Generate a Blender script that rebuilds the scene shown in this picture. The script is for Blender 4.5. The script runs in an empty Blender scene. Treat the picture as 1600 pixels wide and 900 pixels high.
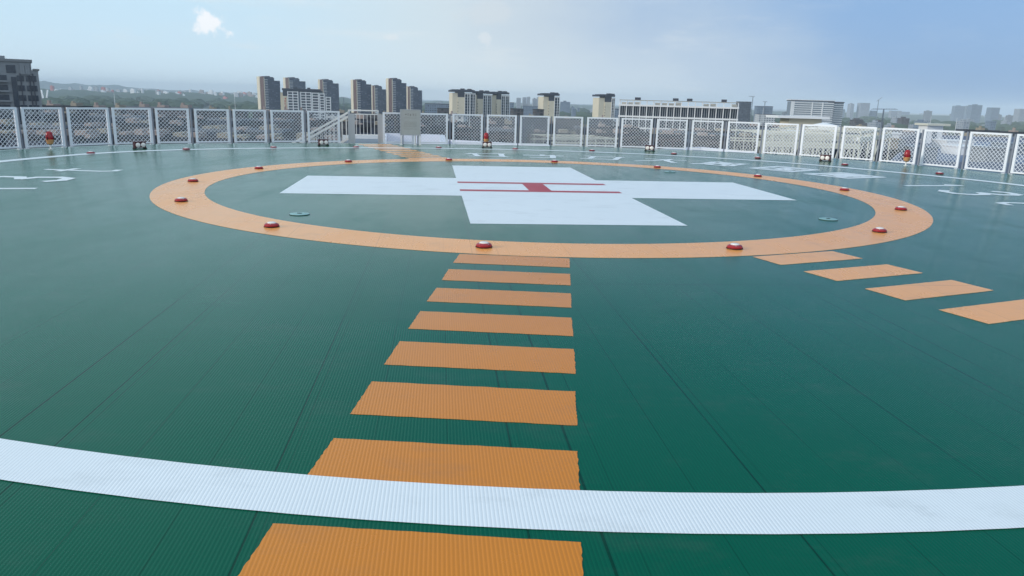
import bpy, bmesh, math, random
from mathutils import Vector, Matrix
random.seed(7)
scene = bpy.context.scene
R = math.radians

# ---------------------------------------------------------------- camera
FPX, PITCH, ROLL, EYE = 1173.5, .2439, .0274, 1.608
fw = Vector((0, math.cos(PITCH), -math.sin(PITCH)))
rt0 = Vector((1, 0, 0)); up0 = Vector((0, math.sin(PITCH), math.cos(PITCH)))
rt = rt0*math.cos(ROLL) + up0*math.sin(ROLL)
up = -rt0*math.sin(ROLL) + up0*math.cos(ROLL)
cam_d = bpy.data.cameras.new("camera"); cam = bpy.data.objects.new("camera", cam_d)
scene.collection.objects.link(cam); scene.camera = cam
cam_d.sensor_width = 36; cam_d.lens = FPX/1600*36
cam_d.clip_start = .05; cam_d.clip_end = 60000
m3 = Matrix((rt, up, -fw)).transposed()
cam.matrix_world = Matrix.Translation((0, 0, EYE)) @ m3.to_4x4()

# ---------------------------------------------------------------- sky and sun
SUN_EL, SUN_AZ = R(16), R(-112)          # azimuth from +Y, clockwise positive (sun to the left, a little behind)
sun_dir = Vector((math.sin(SUN_AZ)*math.cos(SUN_EL), math.cos(SUN_AZ)*math.cos(SUN_EL), math.sin(SUN_EL)))
world = bpy.data.worlds.new("World"); scene.world = world; world.use_nodes = True
nt = world.node_tree; nt.nodes.clear()
class NB:
    """tiny node helper"""
    def __init__(s, tree): s.t = tree
    def n(s, typ, **kw):
        o = s.t.nodes.new(typ)
        for k, v in kw.items(): setattr(o, k, v)
        return o
    def link(s, a, b): s.t.links.new(a, b)
    def put(s, sock, v):
        if hasattr(v, 'is_output') or isinstance(v, bpy.types.NodeSocket): s.t.links.new(v, sock)
        else: sock.default_value = v
    def m(s, op, a, b=0.0, c=None, clamp=False):
        o = s.n('ShaderNodeMath', operation=op, use_clamp=clamp)
        s.put(o.inputs[0], a); s.put(o.inputs[1], b)
        if c is not None: s.put(o.inputs[2], c)
        return o.outputs[0]
    def vm(s, op, a, b=(0, 0, 0)):
        o = s.n('ShaderNodeVectorMath', operation=op)
        s.put(o.inputs[0], a)
        if op == 'SCALE': s.put(o.inputs['Scale'], b)
        else: s.put(o.inputs[1], b)
        return o.outputs['Value'] if op in ('DOT_PRODUCT', 'LENGTH', 'DISTANCE') else o.outputs[0]
    def mix(s, f, a, b, mode='MIX'):
        o = s.n('ShaderNodeMix', data_type='RGBA', blend_type=mode)
        s.put(o.inputs[0], f); s.put(o.inputs[6], a); s.put(o.inputs[7], b)
        return o.outputs[2]
    def noise(s, vec, scale, detail=3, rough=.55):
        o = s.n('ShaderNodeTexNoise'); o.inputs['Scale'].default_value = scale
        o.inputs['Detail'].default_value = detail; o.inputs['Roughness'].default_value = rough
        if vec is not None: s.put(o.inputs['Vector'], vec)
        return o.outputs['Fac']
    def ramp(s, f, lo, hi, smooth=True):
        o = s.n('ShaderNodeMapRange'); o.interpolation_type = 'SMOOTHSTEP' if smooth else 'LINEAR'
        s.put(o.inputs[0], f); o.inputs[1].default_value = lo; o.inputs[2].default_value = hi
        return o.outputs[0]
W = NB(nt)
sky = W.n('ShaderNodeTexSky', sky_type='NISHITA'); sky.sun_disc = False
sky.sun_elevation = SUN_EL; sky.sun_rotation = SUN_AZ
sky.air_density = 1.3; sky.dust_density = 2.2; sky.ozone_density = 2.5; sky.altitude = 60
tc = W.n('ShaderNodeTexCoord').outputs['Generated']
nrm = W.vm('NORMALIZE', tc)
sp = W.n('ShaderNodeSeparateXYZ'); W.link(nrm, sp.inputs[0])
az = W.m('ARCTAN2', sp.outputs[0], sp.outputs[1])           # radians from +Y
el = W.m('ARCSINE', sp.outputs[2])
# high thin cloud veil: a soft pale sheet in the middle and left, clear deeper blue to the right
warp = W.noise(nrm, 2.6, 5, .6)
edge = W.m('ADD', az, W.m('MULTIPLY', W.m('SUBTRACT', warp, .5), .55))
edge = W.m('SUBTRACT', edge, W.m('MULTIPLY', el, -.9))
veil = W.m('SUBTRACT', 1.0, W.ramp(edge, -.16, .62))
veil2 = W.noise(W.vm('MULTIPLY', nrm, (1, 1, 3.2)), 4.5, 6, .6)
veil_c = W.m('MULTIPLY', veil, W.m('ADD', .45, W.m('MULTIPLY', veil2, .5)))
lowband = W.m('SUBTRACT', 1.0, W.ramp(el, -.02, .30))
# small cumulus puffs placed in the sky by direction
def puff(az0, el0, ra, re, sc, thr):
    da = W.m('DIVIDE', W.m('SUBTRACT', az, R(az0)), R(ra)); de = W.m('DIVIDE', W.m('SUBTRACT', el, R(el0)), R(re))
    d = W.m('SQRT', W.m('ADD', W.m('MULTIPLY', da, da), W.m('MULTIPLY', de, de)))
    f = W.m('ADD', W.m('SUBTRACT', 1.0, d), W.m('MULTIPLY', W.m('SUBTRACT', W.noise(nrm, sc, 6, .65), .5), 2.3))
    return W.ramp(f, thr, thr+.45)
p1 = puff(-21.4, 4.5, 1.9, 1.15, 48, .22)
p2 = puff(-2.2, 6.0, 3.2, 1.6, 16, .30)
SKY_MUL = W.n('ShaderNodeMix', data_type='RGBA', blend_type='MULTIPLY'); SKY_MUL.inputs[0].default_value = 1
W.link(sky.outputs[0], SKY_MUL.inputs[6]); SKY_MUL.inputs[7].default_value = (1.0, 1.0, 1.0, 1)
base = SKY_MUL.outputs[2]
VEIL = (5.2, 5.75, 5.9, 1); BLUE = (1.75, 3.15, 5.6, 1); LEFTC = (4.3, 6.0, 7.2, 1); PUFF = (7.4, 7.5, 7.7, 1)
c = W.mix(.86, base, BLUE)
left = W.m('SUBTRACT', 1.0, W.ramp(az, -.42, .06))
c = W.mix(W.m('MULTIPLY', veil, .95, clamp=True), c, VEIL)
c = W.mix(W.m('MULTIPLY', left, .9), c, LEFTC)
c = W.mix(W.m('MULTIPLY', W.m('SUBTRACT', veil2, .5), .9, clamp=True), c, (5.0, 5.6, 5.9, 1))
# paler air right at the horizon
hz_ = W.m('POWER', W.m('SUBTRACT', 1.0, W.ramp(el, -.02, .10, False)), 1.5)
hzc = W.mix(W.ramp(az, .05, .55), (6.3, 7.1, 7.4, 1), (1.3, 2.35, 3.7, 1))
c = W.mix(W.m('MULTIPLY', hz_, .75), c, hzc)
# unseen sky shaped for its light: darker blue ahead, bright cloud overhead and behind
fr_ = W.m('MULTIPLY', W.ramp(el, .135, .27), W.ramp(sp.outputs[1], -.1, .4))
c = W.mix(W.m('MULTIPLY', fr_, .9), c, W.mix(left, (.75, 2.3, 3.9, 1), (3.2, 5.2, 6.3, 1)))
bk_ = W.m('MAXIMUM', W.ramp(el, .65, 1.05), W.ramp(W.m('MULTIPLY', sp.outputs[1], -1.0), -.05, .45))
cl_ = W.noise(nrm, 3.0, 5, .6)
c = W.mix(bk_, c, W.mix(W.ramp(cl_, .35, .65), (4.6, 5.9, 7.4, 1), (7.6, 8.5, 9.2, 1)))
wisp = W.ramp(W.noise(W.vm('MULTIPLY', nrm, (1, 1, 5.5)), 7.5, 7, .62), .52, .78)
c = W.mix(W.m('MULTIPLY', W.m('MULTIPLY', wisp, .38), W.m('SUBTRACT', 1.0, W.ramp(az, .15, .5))), c, (6.0, 6.3, 6.4, 1))
c = W.mix(W.m('MULTIPLY', puff(-2.4, 4.3, .9, .7, 60, .3), .35), c, (6.6, 6.6, 6.6, 1))
c = W.mix(W.m('MULTIPLY', puff(-9.2, 4.2, .8, .4, 60, .3), .3), c, (6.6, 6.6, 6.6, 1))
c = W.mix(W.m('MULTIPLY', p1, .9), c, PUFF)
c = W.mix(W.m('MULTIPLY', p2, .25), c, (5.6, 5.7, 5.8, 1))
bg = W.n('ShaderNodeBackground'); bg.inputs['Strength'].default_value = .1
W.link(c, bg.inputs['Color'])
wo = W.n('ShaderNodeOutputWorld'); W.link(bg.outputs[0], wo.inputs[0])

sd = bpy.data.lights.new("sun", 'SUN'); sd.energy = 1.5; sd.angle = R(12); sd.color = (1, .92, .82)
sun = bpy.data.objects.new("sun", sd); scene.collection.objects.link(sun)
sun.rotation_euler = sun_dir.to_track_quat('Z', 'Y').to_euler()
scene.view_settings.view_transform = 'Standard'; scene.view_settings.look = 'None'
scene.view_settings.gamma = 1; scene.view_settings.use_curve_mapping = False
scene.view_settings.exposure = 0.5

# ---------------------------------------------------------------- helpers
def srgb(r, g, b):
    f = lambda v: (v/255/12.92 if v/255 <= .04045 else ((v/255+.055)/1.055)**2.4)
    return (f(r), f(g), f(b), 1)
def mat(name, col, rough=.6, metal=0.0, noise_amt=.12, noise_scale=3.0, spec=.5, emit=None):
    m = bpy.data.materials.new(name); m.use_nodes = True
    N = NB(m.node_tree); b = m.node_tree.nodes['Principled BSDF']
    g = N.n('ShaderNodeNewGeometry').outputs['Position']
    f = N.noise(g, noise_scale, 4)
    dark = tuple(x*(1-noise_amt*1.6) for x in col[:3]) + (1,); light = tuple(min(1, x*(1+noise_amt)) for x in col[:3]) + (1,)
    N.link(N.mix(f, dark, light), b.inputs['Base Color'])
    b.inputs['Roughness'].default_value = rough; b.inputs['Metallic'].default_value = metal
    b.inputs['Specular IOR Level'].default_value = spec
    if emit: b.inputs['Emission Color'].default_value = emit[0]; b.inputs['Emission Strength'].default_value = emit[1]
    return m
def facade(name, wall, glass, fh=3.0, bay=3.2, wf=.55, hf=.55, rough=.8, z0=0.0, jitter=.5):
    """distant wall with rows of windows as its surface pattern (object space)"""
    m = bpy.data.materials.new(name); m.use_nodes = True
    N = NB(m.node_tree); b = m.node_tree.nodes['Principled BSDF']
    t = N.n('ShaderNodeTexCoord'); s = N.n('ShaderNodeSeparateXYZ'); N.link(t.outputs['Object'], s.inputs[0])
    n = N.n('ShaderNodeSeparateXYZ'); N.link(t.outputs['Normal'], n.inputs[0])
    sel = N.m('GREATER_THAN', N.m('ABSOLUTE', n.outputs[0]), .5)
    along = N.m('ADD', N.m('MULTIPLY', s.outputs[1], sel), N.m('MULTIPLY', s.outputs[0], N.m('SUBTRACT', 1.0, sel)))
    u = N.m('DIVIDE', along, bay); v = N.m('DIVIDE', N.m('ADD', s.outputs[2], z0), fh)
    fu = N.m('FRACT', u); fv = N.m('FRACT', v)
    a = N.m('MULTIPLY', N.m('LESS_THAN', N.m('ABSOLUTE', N.m('SUBTRACT', fu, .5)), wf/2), N.m('LESS_THAN', N.m('ABSOLUTE', N.m('SUBTRACT', fv, .5)), hf/2))
    up_ = N.m('LESS_THAN', N.m('ABSOLUTE', n.outputs[2]), .5)
    a = N.m('MULTIPLY', a, up_)
    cell = N.n('ShaderNodeCombineXYZ'); N.link(N.m('FLOOR', u), cell.inputs[0]); N.link(N.m('FLOOR', v), cell.inputs[1]); N.link(sel, cell.inputs[2])
    wn = N.n('ShaderNodeTexWhiteNoise'); N.link(cell.outputs[0], wn.inputs['Vector'])
    gl = N.mix(N.m('MULTIPLY', N.m('POWER', wn.outputs['Value'], 3.0), jitter), glass, tuple(min(1, x*2.5+.15) for x in glass[:3])+(1,))
    wv = N.noise(t.outputs['Object'], .15, 4)
    wl = N.mix(wv, tuple(x*.82 for x in wall[:3])+(1,), tuple(min(1, x*1.12) for x in wall[:3])+(1,))
    N.link(N.mix(a, wl, gl), b.inputs['Base Color'])
    N.link(N.m('SUBTRACT', rough, N.m('MULTIPLY', a, rough-.4)), b.inputs['Roughness']); b.inputs['Specular IOR Level'].default_value = .3
    return m

class MB:
    """collects faces, builds one mesh object"""
    def __init__(s): s.v = []; s.f = []
    def poly(s, pts):
        k = len(s.v); s.v += [tuple(p) for p in pts]; s.f.append(tuple(range(k, k+len(pts))))
    def box(s, x0, x1, y0, y1, z0, z1, M=None):
        c = [Vector((x, y, z)) for z in (z0, z1) for x, y in ((x0, y0), (x1, y0), (x1, y1), (x0, y1))]
        if M is not None: c = [M @ q for q in c]
        k = len(s.v); s.v += [tuple(q) for q in c]
        s.f += [tuple(k+i for i in q) for q in ((3, 2, 1, 0), (4, 5, 6, 7), (0, 1, 5, 4), (1, 2, 6, 5), (2, 3, 7, 6), (3, 0, 4, 7))]
    def bar(s, a, b, w, h=None, side=None):
        a = Vector(a); b = Vector(b); d = (b-a); L = d.length
        if L < 1e-6: return
        d.normalize(); h = h or w
        ref = Vector(side) if side is not None else (Vector((0, 0, 1)) if abs(d.z) < .9 else Vector((1, 0, 0)))
        x = d.cross(ref).normalized(); y = x.cross(d)
        k = len(s.v)
        for q in (a, b):
            for sx, sy in ((-1, -1), (1, -1), (1, 1), (-1, 1)): s.v.append(tuple(q+x*sx*w/2+y*sy*h/2))
        s.f += [tuple(k+i for i in q) for q in ((3, 2, 1, 0), (4, 5, 6, 7), (0, 1, 5, 4), (1, 2, 6, 5), (2, 3, 7, 6), (3, 0, 4, 7))]
    def lathe(s, prof, n=24, M=None, cap=True):
        k = len(s.v)
        for r, z in prof:
            for i in range(n):
                a = 2*math.pi*i/n; q = Vector((r*math.cos(a), r*math.sin(a), z)); q = M @ q if M is not None else q
                s.v.append(tuple(q))
        for j in range(len(prof)-1):
            for i in range(n): s.f.append((k+j*n+i, k+j*n+(i+1) % n, k+(j+1)*n+(i+1) % n, k+(j+1)*n+i))
        if cap:
            s.f.append(tuple(k+i for i in range(n))[::-1]); s.f.append(tuple(k+(len(prof)-1)*n+i for i in range(n)))
    def build(s, name, m, parent=None, loc=None, rotz=None, smooth=False, bevel=0):
        me = bpy.data.meshes.new(name); me.from_pydata(s.v, [], s.f); me.update()
        me.materials.append(m)
        o = bpy.data.objects.new(name, me); scene.collection.objects.link(o)
        if parent: o.parent = parent
        if loc is not None: o.location = loc
        if rotz is not None: o.rotation_euler = (0, 0, rotz)
        if smooth:
            for p in me.polygons: p.use_smooth = True
            me.set_sharp_from_angle(angle=R(35))
        if bevel:
            bv = o.modifiers.new('bevel', 'BEVEL'); bv.width = bevel; bv.segments = 2; bv.limit_method = 'ANGLE'
        return o
def tag(o, label, cat, group=None, kind=None):
    if label: o['label'] = label
    if cat: o['category'] = cat
    if group: o['group'] = group
    if kind: o['kind'] = kind
    return o
def empty(name, loc, rotz=0, label=None, cat=None, group=None):
    o = bpy.data.objects.new(name, None); scene.collection.objects.link(o)
    o.location = loc; o.rotation_euler = (0, 0, rotz); o.empty_display_size = .2
    return tag(o, label, cat, group)
def dup(root, loc, rotz, label, group=None):
    r = root.copy(); scene.collection.objects.link(r); r.location = loc; r.rotation_euler = (0, 0, rotz); r['label'] = label
    if group: r['group'] = group
    for ch in list(root.children):
        c_ = ch.copy(); scene.collection.objects.link(c_); c_.parent = r
        for g in ch.children:
            d_ = g.copy(); scene.collection.objects.link(d_); d_.parent = c_
    return r
def at(px, py, Y):
    """the world point at depth Y that the survey line through (px,py) meets"""
    d = fw*FPX + rt*(px-800) - up*(py-450)
    return Vector((0, 0, EYE)) + d*(Y/d.y)
def gnd(px, py, z=0.0):
    d = fw*FPX + rt*(px-800) - up*(py-450)
    return Vector((0, 0, EYE)) + d*((z-EYE)/d.z)
def hor(px): return 158.0 + (px-800)*math.tan(ROLL)

GROUND = -45.0
CEN = Vector((.4216, 14.706, 0))
def pol(r, deg, z=0.0):
    a = R(deg); return Vector((CEN.x+r*math.sin(a), CEN.y+r*math.cos(a), z))

# ---------------------------------------------------------------- deck paint materials (ribbed anti-slip coating)
RIB = R(-5.6); RIBX, RIBY = math.cos(RIB), math.sin(RIB)
def paint(name, col, rough=.33, amt=.10, rib=.17, seams=True, stain=.5, spec=.42, seamk=.25, gk=.22):
    m = bpy.data.materials.new(name); m.use_nodes = True
    N = NB(m.node_tree); b = m.node_tree.nodes['Principled BSDF']
    g = N.n('ShaderNodeNewGeometry').outputs['Position']
    across = N.vm('DOT_PRODUCT', g, (RIBX, -RIBY, 0)); along = N.vm('DOT_PRODUCT', g, (RIBY, RIBX, 0))
    s = N.m('MULTIPLY', across, 2*math.pi/.0165)
    cs = N.m('COSINE', s)
    slope = N.m('MULTIPLY', N.m('MULTIPLY', cs, N.m('MULTIPLY', cs, cs)), rib)
    wob = N.noise(N.vm('MULTIPLY', g, (1, 1, 0)), .8, 5, .6)
    big = N.noise(N.vm('MULTIPLY', g, (1, .6, 0)), .28, 4, .6)
    undx = N.m('MULTIPLY', N.m('SUBTRACT', N.noise(N.vm('ADD', g, (9, 2, 0)), 1.6, 3), .5), .022)
    undy = N.m('MULTIPLY', N.m('SUBTRACT', N.noise(N.vm('ADD', g, (3, 7, 0)), 1.1, 3), .5), .016)
    nx = N.m('ADD', N.m('MULTIPLY', slope, RIBX), undx); ny = N.m('ADD', N.m('MULTIPLY', slope, -RIBY), undy)
    cb = N.n('ShaderNodeCombineXYZ'); N.link(nx, cb.inputs[0]); N.link(ny, cb.inputs[1]); cb.inputs[2].default_value = 1
    N.link(N.vm('NORMALIZE', cb.outputs[0]), b.inputs['Normal'])
    dark = tuple(x*(1-amt*2) for x in col[:3])+(1,); light = tuple(min(1, x*(1+amt)+.002) for x in col[:3])+(1,)
    cc = N.mix(N.m('ADD', N.m('MULTIPLY', wob, .5), N.m('MULTIPLY', big, .5)), dark, light)
    # shade of the grooves painted into the colour, so the ribs show
    groove = N.ramp(N.m('SINE', s), .55, 1.0)
    cc = N.mix(N.m('MULTIPLY', groove, gk), cc, tuple(x*.55 for x in col[:3])+(1,))
    # scuffs and small marks
    sc = N.ramp(N.noise(N.vm('MULTIPLY', g, (1, 1, 0)), 5.5, 8, .75), .66, .80)
    cc = N.mix(N.m('MULTIPLY', sc, .35*stain), cc, tuple(x*.5+.02 for x in col[:3])+(1,))
    if seams:   # joints between the sheets
        def joint(coord, pitch, off, w, nz):
            j = N.m('ABSOLUTE', N.m('SUBTRACT', N.m('FRACT', N.m('ADD', N.m('DIVIDE', coord, pitch), off)), .5))
            j = N.m('MULTIPLY', j, pitch)
            brk = N.ramp(N.noise(N.vm('ADD', N.vm('MULTIPLY', g, (1, 1, 0)), (nz, nz*2, 0)), .22, 2), .32, .46)
            return N.m('MULTIPLY', N.m('LESS_THAN', j, w), brk)
        jm = N.m('MAXIMUM', N.m('MAXIMUM', joint(across, 1.06, .18, .0045, 11), N.m('MAXIMUM', joint(across, 2.7, .27, .006, 40), N.m('MULTIPLY', joint(across, .353, .4, .003, 70), .6))), joint(along, 6.1, .42, .010, 23))
        cc = N.mix(N.m('MULTIPLY', jm, seamk), cc, tuple(x*.22 for x in col[:3])+(1,))
    grime = N.ramp(N.noise(N.vm('MULTIPLY', g, (.9, 1.3, 0)), 1.7, 7, .7), .50, .74)
    cc = N.mix(N.m('MULTIPLY', grime, .16), cc, (.10, .11, .10, 1))
    chips = N.ramp(N.noise(N.vm('MULTIPLY', g, (1, 1, 0)), 30, 3, .5), .775, .80)
    cc = N.mix(N.m('MULTIPLY', chips, .45*stain), cc, (.30, .36, .34, 1))
    N.link(cc, b.inputs['Base Color'])
    patch = N.ramp(N.noise(N.vm('MULTIPLY', g, (1, .45, 0)), .9, 6, .68), .42, .66)
    streak = N.ramp(N.noise(N.vm('MULTIPLY', g, (1.6, .25, 0)), 1.3, 5, .6), .5, .72)
    N.link(N.m('ADD', rough-.07, N.m('ADD', N.m('MULTIPLY', big, .12), N.m('ADD', N.m('MULTIPLY', patch, .05), N.m('MULTIPLY', streak, .04)))), b.inputs['Roughness'])
    b.inputs['IOR'].default_value = 1.42; b.inputs['Specular IOR Level'].default_value = spec
    return m
M_GREEN = paint('deck_green', srgb(0, 88, 65), .165, amt=.12, spec=.15, seamk=.72, gk=.30)
M_ORANGE = paint('deck_orange', srgb(212, 127, 18), .26, .08, seams=False, stain=.7, spec=.6)
M_RING = paint('ring_orange', srgb(244, 166, 90), .26, .05, stain=.35, spec=.5)
M_WHITE = paint('deck_white', srgb(226, 230, 233), .42, .035, seams=False, stain=.55, gk=.42)
M_RED = paint('deck_red', srgb(176, 30, 44), .38, .06, seams=False)

# ---------------------------------------------------------------- deck
FR = [(-180, 15.3), (-100, 15.0), (-67, 14.9), (-62, 14.9), (-57, 14.95), (-52, 14.9), (-47.5, 14.65), (-43, 14.45), (-38, 14.32), (-33, 14.25),
      (-28, 14.1), (-22, 13.75), (-12, 13.8), (-6.5, 13.92), (-1.5, 13.99), (3.5, 14.2), (8.5, 14.4), (13.6, 14.66), (18.6, 14.9), (23.4, 15.2),
      (28, 15.35), (33, 15.42), (38, 15.4), (43, 15.35), (48, 15.3), (53, 15.15), (58.5, 15.0), (64, 14.9), (100, 15.0), (180, 15.3)]
def interp(T, a):
    for (a0, r0), (a1, r1) in zip(T, T[1:]):
        if a0 <= a <= a1: return r0+(r1-r0)*(a-a0)/(a1-a0)
    return T[-1][1]
def fr(a): return interp(FR, a)
b = MB(); ring = [pol(fr(a)+.10, a) for a in range(-180, 180, 3)][::-1]
b.poly(ring); n = len(ring); low = [q+Vector((0, 0, -.45)) for q in ring]
b.poly(low[::-1])
for i in range(n): b.poly([ring[i], low[i], low[(i+1) % n], ring[(i+1) % n]])
deck = b.build('helipad_deck', M_GREEN); tag(deck, None, None, kind='structure')
# building under the deck
M_CONC = mat('pale_concrete', srgb(196, 198, 204), .8, noise_amt=.08, noise_scale=.7)
b = MB(); b.lathe([(11.5, GROUND), (11.5, -2.4), (13.0, -.46)], 48, Matrix.Translation(CEN))
hb = b.build('hospital_block', M_CONC); tag(hb, 'pale round building core carrying the green helipad deck', 'building')

def annulus(name, r0, r1, z, m, tf0=None, tf1=None):
    b = MB(); N_ = 240
    for i in range(N_):
        a0, a1 = -180+360*i/N_, -180+360*(i+1)/N_
        f0 = (lambda a: r0) if tf0 is None else tf0
        f1 = (lambda a: r1) if tf1 is None else tf1
        b.poly([pol(f0(a0), a0, z), pol(f0(a1), a1, z), pol(f1(a1), a1, z), pol(f1(a0), a0, z)][::-1])
    return b.build(name, m, deck)
annulus('orange_ring', 6.008, 6.823, .002, M_RING)
LW = [(-180, 11.96), (-100, 11.96), (-81, 12.0), (-63, 12.45), (-53, 12.2), (-40, 11.7), (-29, 11.42), (-18, 11.25), (-8.5, 11.2), (3, 11.3), (19, 11.45),
      (30, 11.5), (44, 11.6), (58, 11.55), (67, 11.78), (75, 11.94), (100, 11.96), (180, 11.96)]
def lw(a): return (interp(LW, max(-180, a-4))+interp(LW, a)+interp(LW, min(180, a+4)))/3
annulus('white_boundary_line', 0, 0, .0045, M_WHITE, lambda a: lw(a)-.157, lambda a: lw(a)+.157)
# cross and H (turned with the ribs)
TH = .1105; ct, st = math.cos(TH), math.sin(TH)
XC = Vector((.2576*EYE, 9.08*EYE, 0))
def cr(a, c_, z, s=3.0): return Vector((XC.x+s*(a*ct-c_*st), XC.y+s*(a*st+c_*ct), z))
b = MB(); b.poly([cr(x, y, .002) for x, y in ((-.5, 1.53), (-.5, .5), (-1.52, .5), (-1.52, -.5), (-.5, -.5), (-.5, -1.5), (.5, -1.5), (.5, -.5), (1.52, -.5), (1.52, .5), (.5, .5), (.5, 1.53))])
b.build('white_cross', M_WHITE, deck)
b = MB()
b.poly([cr(x, y, .0045) for x, y in ((-.5, .26), (-.5, .18), (-.07, .18), (-.07, -.19), (-.5, -.19), (-.5, -.27), (.5, -.27), (.5, -.19), (.07, -.19), (.07, .18), (.5, .18), (.5, .26))])
b.build('letter_h', M_RED, deck)
# broken orange approach strips
def dash(ang, r0, r1, m=M_ORANGE):
    a = R(ang); rd = Vector((math.sin(a), math.cos(a), 0)); tn = Vector((rd.y, -rd.x, 0)); hw = .592
    e = lambda: random.uniform(-.006, .006)
    q = [CEN+rd*r0-tn*(hw+e()), CEN+rd*r1-tn*(hw+e()), CEN+rd*r1+tn*(hw+e()), CEN+rd*r0+tn*(hw+e())]
    # slightly ragged painted edge
    b = MB(); P = []
    for i in range(4):
        A, B = q[i], q[(i+1) % 4]; n_ = 22
        for k in range(n_):
            t = k/n_; P.append(A.lerp(B, t)+Vector((random.uniform(-.003, .003), random.uniform(-.003, .003), .002)))
    b.poly(P[::-1]); b.build('strip_bar', m, deck)
for k in range(8): dash(-176.6, 6.84+.762*k if k else 6.85, 7.31+.762*k)
for k in range(7): dash(156.1, 6.86+.762*k, 7.30+.762*k, M_RING)
for k in range(9): dash(-23.9, 6.86+.762*k, 7.30+.762*k, M_RING)
# white characters between the ring and the boundary line
def glyph(name, ang, rc, strokes, sx=1.0, sy=1.0, w=.13):
    o = pol(rc, ang); a = R(ang); rd = Vector((math.sin(a), math.cos(a), 0)); tn = Vector((rd.y, -rd.x, 0))
    b = MB(); z = .002
    for s in strokes:
        ww = w*1.25; P = s
        if isinstance(s, tuple): ww, P = s
        for (x0, y0), (x1, y1) in zip(P, P[1:]):
            A = o+tn*x0*sx+rd*y0*sy; B = o+tn*x1*sx+rd*y1*sy; d = (B-A).normalized(); n_ = Vector((-d.y, d.x, 0))*ww/2
            A -= d*ww*.3; B += d*ww*.3
            v = Vector((0, 0, z)); z += .0003
            b.poly([A-n_+v, B-n_+v, B+n_+v, A+n_+v])
    return b.build(name, M_WHITE, deck)
glyph('painted_character', -8.9, 8.45, [[(-.55, .38), (-.38, .62)], (.17, [(-.33, .6), (-.3, -.5)]), [(-.2, .66), (.6, .62)], (.17, [(.52, .6), (.42, -.52)]), [(-.56, -.56), (-.3, -.5), (.42, -.54), (.55, -.72)]])
glyph('painted_character', 2.8, 8.5, [(.2, [(-.56, .26), (0, .28), (.58, .30)]), [(-.03, .62), (-.03, .3)], [(.28, .6), (.28, .3)], (.18, [(.3, .2), (.3, -.6)]), [(-.34, -.62), (.28, -.62)]])
glyph('painted_character', 14.5, 8.75, [[(-.58, .58), (-.3, .44), (.1, .5), (.58, .64)], (.16, [(-.3, .44), (-.28, -.5), (-.5, -.68)]), (.18, [(.48, .56), (.48, -.5)]), [(.48, -.54), (-.1, -.66)]])
glyph('painted_character', 26.1, 8.9, [[(-.57, .48), (.0, .52), (.57, .62)], (.16, [(.1, .76), (.02, .4), (-.2, -.2), (-.54, -.7)]), (.2, [(.05, .4), (.2, 0), (.52, -.5)])])
glyph('painted_character', 36.9, 9.2, [[(-.28, .78), (-.4, .5), (-.36, -.45), (-.54, -.7)], [(-.4, .58), (.1, .58), (.56, .62)], [(.5, .6), (.46, 0), (.52, -.5), (.38, -.68)], [(-.1, .3), (.2, .3)], [(-.25, .1), (.36, .1)], [(-.15, -.15), (-.12, -.62), (.28, -.62), (.26, -.15), (-.15, -.15)], [(.05, .5), (.05, -.1)]], w=.15)
glyph('painted_character', 48.6, 9.25, [[(-.54, .72), (.58, .66), (.56, -.7), (-.54, -.7), (-.54, .72)], [(-.3, .42), (.35, .42)], [(-.3, .02), (.35, .02)], [(-.35, -.42), (.38, -.42)], [(0, .42), (0, -.42)], [(.15, -.1), (.3, -.25)]], w=.17)
glyph('painted_character', 60.2, 9.12, [[(-.54, .68), (.6, .66), (.54, -.62), (-.54, -.68), (-.54, .68)], [(-.28, .42), (.32, .42), (.32, .2), (-.28, .2), (-.28, .42)], [(-.3, -.02), (.34, -.02)], [(-.2, -.02), (-.2, -.38)], [(.24, -.02), (.24, -.38)], [(.02, -.1), (-.2, -.5)], [(.1, -.35), (.34, -.5)]], w=.17)
ONE = [(.16, [(.06, .74), (.06, -.74)]), [(.06, .72), (-.12, .52)]]
THREE = [[(-.3, .58), (-.12, .72), (.2, .7), (.34, .5), (.3, .2), (.0, .04), (.3, -.1), (.36, -.45), (.2, -.7), (-.15, -.72), (-.34, -.56)]]
TEE = [(.15, [(-.06, .7), (-.06, -.45), (.08, -.64), (.3, -.6)]), [(-.28, .3), (.26, .3)]]
for base_, sgn in ((74.5, 1), (-106.1, 1)):
    glyph('painted_numeral', base_, 9.42, ONE)
    glyph('painted_numeral', base_+(8.6 if base_ > 0 else 9.6), 9.4, THREE, w=.16)
    glyph('painted_letter', base_+(19.4 if base_ > 0 else 20.5), 9.3, TEE)

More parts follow.
